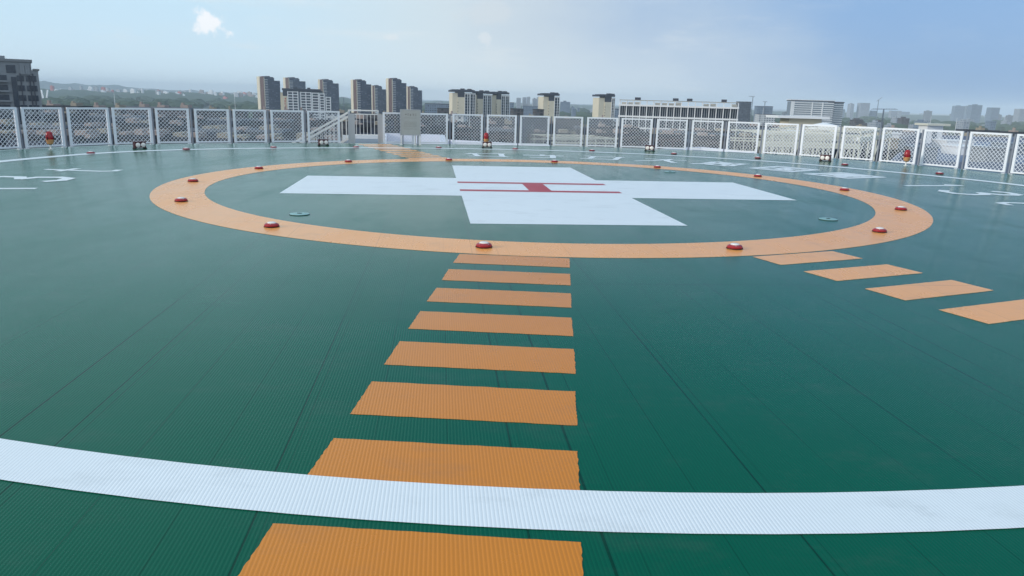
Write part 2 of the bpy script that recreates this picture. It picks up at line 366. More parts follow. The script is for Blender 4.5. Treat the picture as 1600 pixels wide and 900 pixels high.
# ---------------------------------------------------------------- perimeter fence
M_FW = mat('white_powder_coat', srgb(232, 234, 240), .4, noise_amt=.04, noise_scale=6)
M_WIRE = mat('galvanised_mesh', srgb(224, 228, 236), .45, metal=.0, noise_amt=.06)
M_DARKP = mat('dark_steel_post', srgb(128, 134, 146), .5, noise_amt=.1)
FH = 1.10
def build_panel(a0, a1, fence_root):
    A = pol(fr(a0), a0); B = pol(fr(a1), a1); L = (B-A).length; d = (B-A)/L
    ez = math.atan2(d.y, d.x); e = MB(); t = .036
    for x in (t, L-t): e.box(x-t, x+t, -.02, .02, .03, FH)
    e.box(2*t, L-2*t, -.02, .02, FH-.055, FH); e.box(2*t, L-2*t, -.02, .02, .03, .075)
    for x in (t, L-t): e.box(x-.05, x+.05, -.05, .05, .0, .012)
    p_ = e.build('panel', M_FW, fence_root, A, ez)
    w = MB(); x0, x1, z0, z1 = 2*t, L-2*t, .075, FH-.055; st_ = .118; Hh = z1-z0; Ww = x1-x0
    for sgn in (1, -1):
        k = -Hh
        while k < Ww:
            # line x = x0+k+s , z = z0+s (or mirrored), s in 0..Hh
            s0 = max(0, -k); s1 = min(Hh, Ww-k)
            if s1-s0 > .02:
                xa, xb = x0+k+s0, x0+k+s1; za, zb = z0+s0, z0+s1
                if sgn < 0: xa, xb = x0+x1-xa, x0+x1-xb
                w.bar((xa, .003*sgn, za), (xb, .003*sgn, zb), .007, .0115, side=(0, 0, 1))
            k += st_
    w.build('wire_mesh', M_WIRE, p_)
    return B
def gap_post(a, root):
    q = pol(fr(a)+.05, a); e = MB(); e.box(-.022, .022, -.02, .02, -.25, FH-.01)
    e.build('post', M_DARKP, root, q, R(-a))
LEFT = [(-87.4, -82.9), (-82.2, -77.7), (-77, -72.6), (-71.9, -67.3), (-66.8, -62.5), (-61.9, -57.1), (-56.7, -52.2), (-51.7, -47.9), (-47.3, -43.1), (-42.6, -38.3), (-37.7, -33.2), (-32.7, -28.2)]
RIGHT = [(-22.2, -17.5), (-17.0, -12.3), (-11.6, -6.9), (-6.3, -1.7), (-1.2, 3.3), (3.9, 8.3), (8.9, 13.4), (13.9, 18.3), (18.9, 23.1), (23.7, 27.9), (28.5, 32.7), (33.4, 37.8),
         (38.3, 42.7), (43.5, 47.6), (48.4, 52.9), (53.5, 58.1), (58.9, 63.5), (64.1, 68.6), (69.2, 73.7), (74.3, 78.8)]
for L_, lab in ((LEFT, 'white framed mesh fence round the deck edge left of the stair opening'), (RIGHT, 'white framed mesh fence round the deck edge right of the stair opening')):
    root = empty('perimeter_fence', pol(fr(L_[0][0]), L_[0][0]), 0, lab, 'fence'); root.location = (0, 0, 0)
    for i, (a0, a1) in enumerate(L_):
        build_panel(a0, a1, root)
        if i+1 < len(L_): gap_post((a1+L_[i+1][0])/2, root)

# ---------------------------------------------------------------- stair head, railings
M_STEEL = mat('brushed_stainless', srgb(176, 178, 182), .38, metal=.75, noise_amt=.05, noise_scale=20)
M_LAND = mat('grey_landing', srgb(120, 128, 138), .7, noise_amt=.08)
M_BWHITE0 = mat('white_kerb', srgb(222, 224, 226), .7, noise_amt=.06)
M_RAIL = mat('pale_rail', srgb(226, 224, 220), .35, metal=.0, noise_amt=.05)
SA, SB = pol(fr(-27.0), -27.0), pol(fr(-22.75), -22.75)     # jambs of the opening
sx = (SB-SA).normalized(); sy = Vector((-sx.y, sx.x, 0)); ang_s = math.atan2(sx.y, sx.x)
st_root = empty('stair_head', SA, ang_s, 'stainless stair railing and landing at the gap in the fence', 'staircase')
Wd = (SB-SA).length
b = MB(); b.box(-.2, Wd+.1, .16, 3.7, -.32, -.03)
b.build('landing', M_LAND, st_root)
b = MB(); b.box(-.3, Wd+.3, 3.7, 3.95, -.4, .09); b.build('kerb', M_BWHITE0, st_root)
for x, w_ in ((0.0, .22), (Wd-.02, .16)):
    b = MB(); b.box(x-.02, x+.02, -.02, .02, 0, 1.1); b.box(x+.02, x+w_, .0, .012, .02, 1.02); b.box(x-.02, x+.02, 0.02, 3.7, 1.0, 1.04); b.box(x-.01, x+.01, 0.02, .9, .0, .98)
    b.build('side_screen', M_STEEL, st_root)
b = MB(); yb = 3.8
b.bar((-.05, yb, 1.08), (Wd+.05, yb, 1.08), .05); b.bar((-.05, yb, .93), (Wd+.05, yb, .93), .035); b.bar((-.05, yb, .12), (Wd+.05, yb, .12), .035)
k = -.05
while k <= Wd+.06: b.bar((k, yb, .12), (k, yb, .93), .022); k += .145
for x in (-.05, Wd+.05): b.bar((x, yb, -.2), (x, yb, 1.1), .05)
b.build('back_railing', M_RAIL, st_root)
# flight going down to the left behind the fence
for yy in (.42, 1.5):
    b = MB()
    for zo in (1.05, .9): b.bar((-.02, yy, zo), (-2.75, yy, zo-1.55), .06)
    b.bar((-.02, yy, .12), (-2.75, yy, -1.42), .04)
    k = 0
    while k < 18:
        x = -.1-.15*k; b.bar((x, yy, .08+x*.568), (x, yy, .9+x*.568), .02); k += 1
    b.build('stair_railing', M_RAIL, st_root)
b = MB()
for i in range(11): b.box(-.27*(i+1), -.27*i, .45, 1.46, -.34-.153*i, -.17-.153*i)
b.build('stair_flight', M_CONC, st_root)

# ---------------------------------------------------------------- stainless notice board
q = gnd(641.5, 226.3)
nb = empty('notice_board', q, R(13), 'blank looking stainless notice board on four thin legs before the fence', 'notice board')
b = MB(); b.box(-.33, .33, -.02, .02, .36, 1.2); b.build('board', mat('sign_stainless', srgb(172, 174, 172), .42, metal=.35, noise_amt=.07, noise_scale=9), nb, bevel=.006)
b = MB(); b.box(-.36, .36, -.03, .03, 1.2, 1.225); b.box(-.36, -.33, -.03, .03, .33, 1.2); b.box(.33, .36, -.03, .03, .33, 1.2); b.box(-.36, .36, -.03, .03, .33, .36)
b.build('board_frame', M_STEEL, nb)
for x, y, dk in ((-.33, -.01, 0), (.16, -.01, 0), (.335, -.01, 0), (-.25, .22, 1), (.28, .22, 1)):
    b = MB(); b.box(x-.018, x+.018, y-.018, y+.018, 0, .34 if not dk else .3); b.box(x-.05, x+.05, y-.05, y+.05, 0, .012)
    if dk: b.bar((x, y, .28), (x, 0, .36), .03)
    b.build('leg', M_DARKP if dk else M_RAIL, nb)
b = MB()
def lettering(x0, x1, z, h, seed):
    rr_ = random.Random(seed); x = x0
    while x < x1-h*.5:
        for _ in range(3):
            a = x+rr_.uniform(0, h*.7); c_ = z+rr_.uniform(0, h)
            if rr_.random() < .5: b.box(x, x+h*.75, -.0235, -.0215, c_, c_+h*.12)
            else: b.box(a, a+h*.1, -.0245, -.022, z, z+h)
        x += h*1.15
lettering(-.19, .2, 1.0, .075, 3)
for i, z in enumerate((.92, .78, .73, .68, .63, .54)): lettering(-.24, .24, z, .024, 20+i)
b.build('lettering', mat('etched_lettering', srgb(120, 116, 110), .6, noise_amt=.05), nb)

# ---------------------------------------------------------------- lights on the deck
M_LRED = mat('red_lamp_housing', srgb(150, 22, 34), .32, noise_amt=.08, noise_scale=30)
M_LRED2 = mat('faded_red_housing', srgb(128, 34, 50), .4, noise_amt=.1, noise_scale=30)
M_LENS = mat('frosted_lens', srgb(222, 216, 210), .15, noise_amt=.03)
M_DARK = mat('black_rubber', srgb(26, 22, 26), .6)
def disc(root_name, r, h, m, label, cat, group):
    e = empty(root_name, (0, 0, 0), 0, label, cat, group)
    b = MB(); b.lathe([(r*1.0, .006), (r*1.03, .012), (r*1.03, h*.55), (r*.93, h*.82), (r*.72, h), (r*.62, h*1.02)], 32); b.build('housing', m, e, smooth=True)
    b = MB(); b.lathe([(r*.6, h*.9), (r*.6, h*1.12), (r*.5, h*1.28), (r*.25, h*1.36), (.001, h*1.37)], 24); b.build('lens', M_LENS, e, smooth=True)
    b = MB(); b.lathe([(r*1.1, .0045), (r*1.1, .0095), (r*.9, .0105)], 24); b.build('base_flange', M_DARK, e)
    for k in range(4):
        a = math.pi/4+k*math.pi/2; b = MB(); b.lathe([(.007, h*.84), (.007, h*1.0)], 8, Matrix.Translation((r*.8*math.cos(a), r*.8*math.sin(a), 0))); b.build('screw', M_STEEL, e)
    return e
ring_l = [(-173.3, 'nearest, beyond the first orange bar'), (-147.6, 'near left of the ring, in front of the white drain cover'), (-121.9, 'at the left end of the ring, the nearer of two'),
          (-96.8, 'at the left end of the ring, the farther of two'), (-71.5, 'far left of the ring, third beyond the left end'), (-46.2, 'on the far ring, left of the far orange bars'),
          (-20.7, 'far on the ring, right of the far orange bars'), (6.0, 'on the far ring, straight beyond the cross'), (31.9, 'far on the ring, right of the far cross arm'),
          (57.2, 'on the far right ring, in front of a square character'), (82.4, 'right part of the ring, just past the tip of the cross'), (108.8, 'at the right end of the ring, the farther of two'),
          (134.5, 'at the right end of the ring, the nearer of two'), (160.3, 'near right of the ring, left of the right orange bars')]
p0 = None
for a, t in ring_l:
    rr_ = 6.43 if abs(a) > 40 else 6.3
    loc = pol(rr_, a, .004); lab = 'round red deck light '+t
    if p0 is None:
        p0 = disc('deck_light', .088, .046, M_LRED, lab, 'light', 'red lights on the orange ring'); p0.location = loc
    else: dup(p0, loc, R(random.uniform(-40, 40)), lab)
outer = [(142, 240, 'outermost left, in front of the second full fence panel'), (291, 234, 'behind the line left, right of the left floodlight'), (427.5, 231, 'behind the line below the white flat block'), (556.5, 230.5, 'in front of the stair opening'),
         (685.5, 231.3, 'just right of the notice board'), (805, 233.5, 'right of the middle beacon'), (925, 236, 'behind the line between two middle floodlights'), (1053, 241, 'right of the floodlight before the long grid building'),
         (1184, 247.5, 'at the end of the pale wing roof'), (1320, 258, 'right of the rightmost floodlight'), (1468, 272, 'outermost right, right of the right beacon')]
p0 = None
for x, y, t in outer:
    loc = gnd(x, y); loc.z = 0; lab = 'low dull red edge light '+t
    if p0 is None: p0 = disc('edge_light', .095, .045, M_LRED2, lab, 'light', 'edge lights outside the white line'); p0.location = loc
    else: dup(p0, loc, R(random.uniform(-40, 40)), lab)
# floodlights
M_FBOX = mat('floodlight_box', srgb(74, 18, 28), .45, noise_amt=.12)
M_REFL = mat('lamp_glass', srgb(235, 228, 222), .12, noise_amt=.02)
def flood(label):
    e = empty('floodlight', (0, 0, 0), 0, label, 'floodlight', 'twin floodlights facing the pad')
    b = MB(); b.box(-.155, .155, -.05, .10, .035, .19); b.box(-.17, .17, -.07, .11, .19, .205); b.build('body', M_FBOX, e, bevel=.008)
    for s in (-1, 1):
        b = MB(); M_ = Matrix.Translation((s*.074, -.052, .112)) @ Matrix.Rotation(R(90), 4, 'X'); b.lathe([(.064, 0), (.064, .012), (.05, .02), (.001, .024)], 24, M_); b.build('lamp', M_REFL, e, smooth=True)
    b = MB(); b.box(-.17, -.12, -.06, .10, 0, .035); b.box(.12, .17, -.06, .10, 0, .035); b.box(-.19, .19, .0, .05, .0, .012); b.build('bracket', M_DARK, e)
    return e
p0 = None
for x, y, t in ((219, 232.5, 'outermost left, before the third mesh panel'), (505.5, 227.5, 'left of the stair opening'), (761, 231, 'in front of the middle red beacon'), (1015, 236, 'below the left half of the long grid building'), (1289, 252, 'outermost right, before the cream rooftop frame')):
    loc = gnd(x, y); loc.z = 0; d = CEN-loc; rz = math.atan2(d.x, -d.y)*.85
    lab = 'dark red twin lamp floodlight '+t
    if p0 is None: p0 = flood(lab); p0.location = loc; p0.rotation_euler = (0, 0, rz)
    else: dup(p0, loc, rz, lab)
# beacons
M_BRED = mat('beacon_red_glass', srgb(150, 10, 26), .15, noise_amt=.1, noise_scale=25)
M_BYEL = mat('beacon_yellow_base', srgb(206, 152, 104), .45, noise_amt=.08)
def beacon(label):
    e = empty('obstruction_beacon', (0, 0, 0), 0, label, 'beacon', 'red beacons by the fence')
    b = MB(); b.lathe([(.022, 0), (.022, .14)], 12); b.lathe([(.06, 0), (.06, .012)], 16); b.build('stem', M_RAIL, e, smooth=True)
    b = MB(); b.lathe([(.03, .12), (.075, .15), (.095, .235), (.1, .25), (.1, .262)], 24); b.build('base', M_BYEL, e, smooth=True)
    b = MB(); b.lathe([(.088, .262), (.092, .30), (.088, .40), (.07, .455), (.04, .48), (.001, .488)], 24); b.build('lamp_glass', M_BRED, e, smooth=True)
    b = MB()
    for k in range(3):
        a = k*2*math.pi/3+.5; b.bar((.1*math.cos(a), .1*math.sin(a), .25), (.1*math.cos(a), .1*math.sin(a), .33), .018)
    b.build('clip', M_DARK, e)
    return e
p0 = None
for x, y, t in ((79.5, 233.3, 'at the left, before the second mesh panel'), (759.5, 228.5, 'in the middle, behind a twin floodlight'), (1415, 259, 'at the right, before the pale blue roofs')):
    loc = gnd(x, y); loc.z = 0; lab = 'red domed beacon on yellow base '+t
    if p0 is None: p0 = beacon(lab); p0.location = loc
    else: dup(p0, loc, 1.0, lab)
# flush covers
def cover(label):
    e = empty('tie_down_cover', (0, 0, 0), 0, label, 'drain cover', 'flush round covers inside the ring')
    b = MB(); b.lathe([(.135, .004), (.135, .010), (.12, .013), (.02, .014)], 32); b.build('plate', mat('painted_cover', srgb(132, 168, 166), .4, noise_amt=.08), e, smooth=True)
    b = MB(); b.lathe([(.139, .0042), (.139, .006), (.1355, .0062)], 32); b.build('rim', M_DARK, e)
    b = MB(); b.bar((-.03, 0, .017), (.03, 0, .017), .02, .008); b.build('lifting_eye', M_DARK, e)
    return e
p0 = None
for x, y, t in ((468, 335, 'left of the cross, near the left front of the ring'), (1294, 343, 'right of the cross, near the right front of the ring'), (1047, 269, 'beyond the cross, against the far ring')):
    loc = gnd(x, y); loc.z = 0; lab = 'pale flush round cover '+t
    if p0 is None: p0 = cover(lab); p0.location = loc
    else: dup(p0, loc, .4, lab)
#CITY
# ---------------------------------------------------------------- the city below (ground about 45 m under the deck)
T = math.tan
def solve_w(K, ux, uy, px, py):
    d = fw*FPX + rt*(px-800) - up*(py-450); a = d.x/d.y
    return (a*K.y-K.x)/(ux-a*uy)
def corner(px, ytop, d):
    p = at(px, ytop, d); return Vector((p.x, p.y, 0)), p.z
M_ROOF = mat('dark_roof', srgb(44, 48, 58), .85, noise_amt=.15, noise_scale=.15)
M_ROOFP = mat('pale_roof', srgb(116, 122, 132), .85, noise_amt=.12, noise_scale=.12)
M_CREAM = mat('cream_render', srgb(206, 198, 178), .85, noise_amt=.08, noise_scale=.2)
M_TANW = mat('tan_render', srgb(150, 142, 128), .85, noise_amt=.08, noise_scale=.2)
M_PINK = mat('pinkish_render', srgb(156, 142, 136), .85, noise_amt=.08, noise_scale=.2)
M_ROOFRED = mat('faded_red_roof', srgb(190, 110, 104), .8, noise_amt=.1)
M_CROWN = mat('charcoal_crown', srgb(50, 56, 70), .7, noise_amt=.1, noise_scale=.2)
M_BROWN = mat('brown_brick', srgb(92, 66, 62), .85, noise_amt=.1, noise_scale=.2)
M_BWHITE = mat('white_cladding', srgb(222, 224, 226), .6, noise_amt=.05, noise_scale=.2)
M_GLASS = mat('dark_glass', srgb(38, 52, 68), .15, noise_amt=.25, noise_scale=.25)
M_GREYW = mat('grey_stone_wall', srgb(128, 134, 140), .85, noise_amt=.1, noise_scale=.3)
M_BLUEW = mat('grey_blue_wall', srgb(112, 124, 136), .8, noise_amt=.1, noise_scale=.2)
M_FRAME = mat('cream_steel_frame', srgb(204, 203, 190), .5, noise_amt=.06, noise_scale=.5)
F_DARK = facade('dark_tower_facade', srgb(40, 54, 80), srgb(14, 24, 44), 3.0, 3.4, .72, .6, jitter=.7)
F_TAN = facade('tan_block_facade', srgb(88, 84, 84), srgb(16, 22, 34), 3.0, 3.6, .72, .62)
F_PINK = facade('pinkish_block_facade', srgb(82, 74, 76), srgb(16, 22, 34), 3.0, 3.3, .7, .62)
F_GREY = facade('grey_block_facade', srgb(66, 74, 90), srgb(16, 22, 36), 3.2, 4.0, .75, .62)
F_WHITE = facade('white_block_facade', srgb(196, 198, 200), srgb(60, 70, 84), 3.2, 4.2, .6, .5)
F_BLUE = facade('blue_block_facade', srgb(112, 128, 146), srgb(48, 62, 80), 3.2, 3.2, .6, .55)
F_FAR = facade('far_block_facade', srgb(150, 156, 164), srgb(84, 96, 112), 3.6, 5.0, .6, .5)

# ground, hills
def groundmat():
    m = bpy.data.materials.new('ground'); m.use_nodes = True; N = NB(m.node_tree); b = m.node_tree.nodes['Principled BSDF']
    g = N.n('ShaderNodeNewGeometry').outputs['Position']
    a = N.noise(g, .0022, 6, .65); c1 = N.mix(N.ramp(a, .38, .6), (.030, .050, .028, 1), (.085, .092, .085, 1))
    vo = N.n('ShaderNodeTexVoronoi'); vo.inputs['Scale'].default_value = .012; N.link(g, vo.inputs['Vector'])
    sepc = N.n('ShaderNodeSeparateColor'); N.link(vo.outputs['Color'], sepc.inputs[0])
    c2 = N.mix(N.m('MULTIPLY', N.ramp(sepc.outputs[0], .62, .7), .6), c1, (.17, .165, .155, 1))
    N.link(c2, b.inputs['Base Color']); b.inputs['Roughness'].default_value = .95
    b.inputs['Specular IOR Level'].default_value = .1
    return m
M_GROUND = groundmat()
b = MB(); S_ = 30000
n_ = 40
for i in range(n_):
    for j in range(n_):
        q = [(-S_+2*S_*(i+a)/n_, -2500+(S_*1+2500)*(j+c_)/n_, GROUND) for a, c_ in ((0, 0), (1, 0), (1, 1), (0, 1))]
        b.poly(q)
g_ = b.build('ground', M_GROUND); tag(g_, None, None, kind='structure')
from mathutils import noise as mnoise
def ridge(name, Y, az0, az1, hfun, depth, m):
    b = MB(); n1, n2 = 160, 10; idx = []
    for i in range(n1+1):
        az_ = R(az0+(az1-az0)*i/n1)
        for j in range(n2+1):
            t = j/n2; rr_ = Y+depth*t
            h = hfun(az0+(az1-az0)*i/n1)*math.sin(math.pi*min(1, t*1.0))*(1+.35*mnoise.noise(Vector((i*.25, j*.7, 3))))
            b.v.append((rr_*math.sin(az_), rr_*math.cos(az_), GROUND-2+max(0, h)))
    for i in range(n1):
        for j in range(n2):
            k = i*(n2+1)+j; b.f.append((k, k+n2+1, k+n2+2, k+1))
    o = b.build(name, m, smooth=True); return tag(o, None, None, kind='structure')
M_HILL = mat('wooded_hill', (.06, .09, .055, 1), .95, noise_amt=.3, noise_scale=.01, spec=.1)
nz = lambda a, s, o: mnoise.noise(Vector((a*s, o, 0)))
ridge('hills', 8800, -52, -8, lambda a: max(0, 62*math.exp(-((a+33)/6.0)**2)+58+11*nz(a, .5, 1)+10*nz(a, 1.7, 5)) * min(1, max(0, (-8-a)/10)), 1800, M_HILL)
def left_hill(a): return max(0, 43+7*nz(a, .35, 9)+4*nz(a, 1.4, 2)) * min(1, max(0, (-6-a)/8))
ridge('low_hills', 3600, -50, -6, left_hill, 1900, M_HILL)
ridge('low_hills', 5200, -8, 50, lambda a: max(0, 30+10*nz(a, .35, 19)), 1900, M_HILL)

# woodland and street trees too many to count
M_WOOD = mat('dark_foliage', (.055, .085, .050, 1), .9, noise_amt=.35, noise_scale=.12, spec=.15)
def woodland(name, spots, label):
    b = MB(); ico = bmesh.new(); bmesh.ops.create_icosphere(ico, subdivisions=2, radius=1); V = [v.co.copy() for v in ico.verts]; F = [[v.index for v in f.verts] for f in ico.faces]; ico.free()
    for (x, y, r, h) in spots:
        k = len(b.v); sd_ = random.uniform(0, 99)
        for v in V:
            q = 1+.42*mnoise.noise(v*1.9+Vector((sd_, 0, 0)))
            b.v.append((x+v.x*r*q, y+v.y*r*q, GROUND+h*.5+v.z*h*.55*q))
        b.f += [tuple(k+i for i in f) for f in F]
    o = b.build(name, M_WOOD); return tag(o, label, 'trees', kind='stuff')
spots = []
for _ in range(2300):
    d = random.uniform(650, 3400)*random.uniform(.75, 1.15); a_ = R(random.uniform(-42, 42))
    if mnoise.noise(Vector((d*math.sin(a_)*.0035, d*math.cos(a_)*.0035, 0))) < -.02: continue
    spots.append((d*math.sin(a_), d*math.cos(a_), random.uniform(7, 16)*(1+d/2500), random.uniform(9, 17)*(1+d/5000)))
woodland('woodland', spots, 'dark green tree belts spread between the far buildings')
spots = []
for _ in range(1300):
    d = random.uniform(120, 640); a_ = R(random.uniform(-40, 40)); spots.append((d*math.sin(a_), d*math.cos(a_), random.uniform(4, 7.5), random.uniform(9, 20)))
woodland('street_trees', spots, 'dark street trees down between the low blocks')

def root_at(name, K, yaw, label, cat, group=None): return empty(name, (K.x, K.y, GROUND), yaw, label, cat, group)
def block(name, x0, xc, x1, ytop, d, yaw, wallm, roofm, label, cat='building', group=None, depth=None, stairs=0, par=.8, simple=False):
    """box block: left end face px x0..xc, front px xc..x1, near corner at depth d"""
    K, z = corner(xc, ytop, d); ux, uy = math.cos(R(yaw)), math.sin(R(yaw)); H = z-GROUND
    w1 = solve_w(K, ux, uy, x1, ytop); w2 = depth if depth else solve_w(K, -uy, ux, x0, ytop)
    w2 = abs(w2); rnd = random.Random(int(x0*7+d))
    if simple:
        b = MB(); b.box(0, w1, 0, w2, 0, H)
        if rnd.random() < .6: b.box(w1*.3, w1*.6, w2*.2, w2*.8, H, H+3)
        o = b.build(name, wallm, None, (K.x, K.y, GROUND), R(yaw)); return tag(o, label, cat, group), w1, w2, H
    r_ = root_at(name, K, R(yaw), label, cat, group)
    b = MB(); b.box(0, w1, 0, w2, 0, H-par); b.build('wall', wallm, r_)
    b = MB(); e = .25
    b.box(-e, w1+e, -e, w2+e, H-par, H-par+.25)
    for q in ((-e, w1+e, -e, 0), (-e, w1+e, w2, w2+e), (-e, 0, 0, w2), (w1, w1+e, 0, w2)): b.box(*q, H-par+.25, H)
    b.build('roof', roofm, r_)
    for k in range(stairs):
        x = w1*(k+.5)/stairs+rnd.uniform(-2, 2); b = MB(); sw = rnd.uniform(.9, 1.7)*(1.25 if d > 350 else .8)
        b.box(x-sw, x+sw, w2*.25, w2*.7, H-par+.25, H+rnd.uniform(.5, 1.5)*(1.3 if d > 350 else .8))
        if d > 350: b.box(x-sw*.9, x-sw*.3, w2*.3, w2*.45, H+.6, H+2.6)
        else: b.box(x+sw*1.6, x+sw*2.6, w2*.1, w2*.3, H-par+.25, H+.3)
        b.build('stair_house', M_PINK if rnd.random() < .6 else M_TANW, r_)
    return r_, w1, w2, H

# rows of low residential blocks behind the fence
ORD = ['first', 'second', 'third', 'fourth', 'fifth', 'sixth', 'seventh', 'eighth', 'ninth', 'tenth', 'eleventh', 'twelfth', 'thirteenth', 'fourteenth', 'fifteenth']
FW_ = {'tan': F_TAN, 'pinkish': F_PINK, 'grey': F_GREY, 'white': F_WHITE, 'blue grey': F_BLUE}
def row(xa, xb, d, yoff, rowname, cols, wmin, wmax, gap, seed, stairs=True, roofm=None, dep=(11, 16)):
    rn = random.Random(seed); x = xa; i = 0
    while x < xb and i < 15:
        w = rn.uniform(wmin, wmax); cn = rn.choice(cols); dd = d*rn.uniform(.95, 1.06)
        yt = hor(x)+yoff*rn.uniform(.93, 1.07); n_ = max(1, int(w/26)) if stairs else 0
        block('apartment_block', x, x, x+w, yt, dd, rn.uniform(-7, 9), FW_[cn], roofm or (M_ROOF if rn.random() < .8 else M_ROOFP), '%s block, %s from left in the %s' % (cn, ORD[i], rowname), 'building', 'low blocks below the deck', depth=rn.uniform(*dep), stairs=n_)
        x += w+gap*rn.uniform(.5, 1.5); i += 1
row(55, 470, 430, 26.5, 'far row left of the stairs', ['tan', 'pinkish'], 60, 100, 12, 1)
row(-40, 560, 315, 40, 'third row left of the stairs', ['tan', 'pinkish', 'grey'], 45, 85, 14, 2)
row(-60, 540, 225, 54, 'second row left of the stairs', ['tan', 'grey', 'tan'], 50, 90, 18, 3)
row(-80, 520, 165, 72, 'nearest row left of the stairs', ['grey', 'tan'], 60, 110, 20, 4)
row(510, 970, 560, 25, 'far row behind the notice board', ['tan', 'grey', 'white'], 26, 55, 14, 5)
row(540, 960, 380, 35, 'third row behind the notice board', ['grey', 'tan', 'pinkish'], 35, 70, 16, 6)
row(540, 1200, 240, 46, 'second row behind the middle panels', ['grey', 'tan', 'pinkish'], 40, 80, 22, 7)
row(960, 1600, 520, 27, 'far row behind the right panels', ['blue grey', 'grey', 'white'], 30, 70, 20, 8)
row(930, 1240, 330, 38, 'second row under the grid building', ['blue grey', 'tan', 'grey'], 50, 90, 16, 9)
row(1420, 1640, 300, 36, 'second row at the far right', ['blue grey', 'grey'], 50, 90, 16, 10, roofm=M_ROOFP)
row(1340, 1640, 170, 54, 'nearest row at the far right', ['blue grey', 'grey'], 70, 120, 12, 11, roofm=M_ROOFP, dep=(14, 22))

# dark curved-front towers
def dark_tower(x0, xc, x1, ytop, d, label):
    K, z = corner(xc, ytop, d); yaw = 32; ux, uy = math.cos(R(yaw)), math.sin(R(yaw)); H = z-GROUND
    w1 = solve_w(K, ux, uy, x1, ytop); w2 = abs(solve_w(K, -uy, ux, x0, ytop))
    r_ = root_at('tower_block', K, R(yaw), label, 'tower', 'dark towers in two clusters')
    # bowed front: plan polygon extruded
    def ext(pts, z0, z1, name, m):
        b = MB(); n_ = len(pts)
        b.poly([(x, y, z1) for x, y in pts]); b.poly([(x, y, z0) for x, y in pts][::-1])
        for i in range(n_):
            (xa, ya), (xb, yb) = pts[i], pts[(i+1) % n_]; b.poly([(xa, ya, z0), (xb, yb, z0), (xb, yb, z1), (xa, ya, z1)])
        return b.build(name, m, r_)
    def bow(xa, xb): 
        return [(xa+(xb-xa)*i/8, -2.6*math.sin(math.pi*(xa+(xb-xa)*i/8)/w1)) for i in range(9)]
    ext(bow(0, w1*.62)+[(w1*.62, w2), (0, w2)], 0, H-1.5, 'wall', F_DARK)
    ext(bow(w1*.622, w1)+[(w1, w2*.9), (w1*.622, w2*.9)], 0, H-6.5, 'wing', F_DARK)
    b = MB(); b.box(w1*.04, w1*.6, .8, w2-.6, H-1.5, H); b.box(w1*.2, w1*.4, 2, w2-2, H, H+1.6); b.build('roof_parapet', M_CROWN, r_)
    b = MB(); b.box(-.8, -.02, w2*.02, w2*.52, 0, H+.6); b.build('brick_end', M_BROWN, r_)
    b = MB(); b.box(-1.4, -.03, w2*.55, w2, 0, H+.9); b.box(-.3, .9, -.55, -.02, 0, H-1); b.build('cream_end', M_CREAM, r_)
    # projecting balcony slabs at the corner
    b = MB(); k = 4.0
    while k < H-4: b.box(.9, w1*.22, -2.7, -.1, k, k+.55); k += 3.0
    b.build('balconies', M_BWHITE, r_)
for x0, xc, x1, yt, d, t in ((402, 412, 437, 119.8, 1450, 'leftmost of all, standing free of the white fronted block'), (443, 451, 477, 121.5, 1700, 'rising behind the middle of the white fronted block'),
        (497.5, 504, 529, 124.5, 1600, 'behind the right end of the white fronted block'), (549, 557, 580, 125, 1350, 'first of the right cluster, above the stair opening'),
        (580.5, 585, 603, 134, 1580, 'lower one between the two tallest of the right cluster'), (604, 612.5, 635, 123, 1350, 'tallest of the right cluster, behind the notice board'), (635.5, 640.5, 659.5, 135.5, 1580, 'rightmost and lowest of the right cluster')):
    dark_tower(x0, xc, x1, yt, d, 'dark blue bowed tower '+t)

# white fronted apartment block with charcoal roof
K, z = corner(449, 149, 880); H = z-GROUND; yaw = 14; r_ = root_at('apartment_building', K, R(yaw), 'long white fronted apartment block with charcoal roof and cream end wall', 'building')
ux, uy = math.cos(R(yaw)), math.sin(R(yaw)); px_ = 880/FPX; w1 = solve_w(K, ux, uy, 518, 149)
zt = at(449, 138, 880).z-GROUND
b = MB(); b.box(0, w1*.80, .3, 13, 0, zt-2); b.box(w1*.8, w1, .3, 12, 0, zt-8); b.build('wall', M_BLUEW, r_)
b = MB(); b.box(-5.6, w1*.76, -1.2, 14, zt-2, zt); b.box(0, w1*.8, -.3, 0.29, zt-3.4, zt-2); b.box(-5.0, 0, 0.05, 13.2, zt-8.5, zt-2); b.box(w1*.15, w1*.23, 3, 9, zt, zt+1.4); b.box(w1*.45, w1*.52, 3, 9, zt, zt+1.4); b.build('roof', M_CROWN, r_)
b = MB(); b.box(-5.2, -.02, .0, 13, 0, zt-8.5); b.box(-8.0, -5.2, 5, 15, 0, zt-4.6); b.build('end_wall', M_CREAM, r_)
bays = [(.01, .235), (.30, .53), (.56, .70), (.73, .83), (.87, .97)]
for bi, (a, c_) in enumerate(bays):
    top = zt-3.6-(0, .4, .8, 1.4, 5.2)[bi]; X0, X1 = w1*a, w1*c_
    b = MB(); b.box(X0, X1, -1.0, .3, 0, top-.0); b.build('bay', mat('bay_infill', srgb(58, 66, 80), .6) if bi == 0 else bpy.data.materials['bay_infill'], r_)
    b = MB(); nc = 2 if X1-X0 > 9 else 1; step = (X1-X0)/nc
    for q in range(nc+1): b.box(X0+step*q-.5, X0+step*q+.5, -1.5, -.99, 0, top+.5)
    k = top
    while k > 3: b.box(X0, X1, -1.45, -1.0, k-.55, k+.3); k -= 3.0
    b.build('bay_frame', M_BWHITE, r_)
b = MB(); rr_ = random.Random(5); zz = zt-10.5
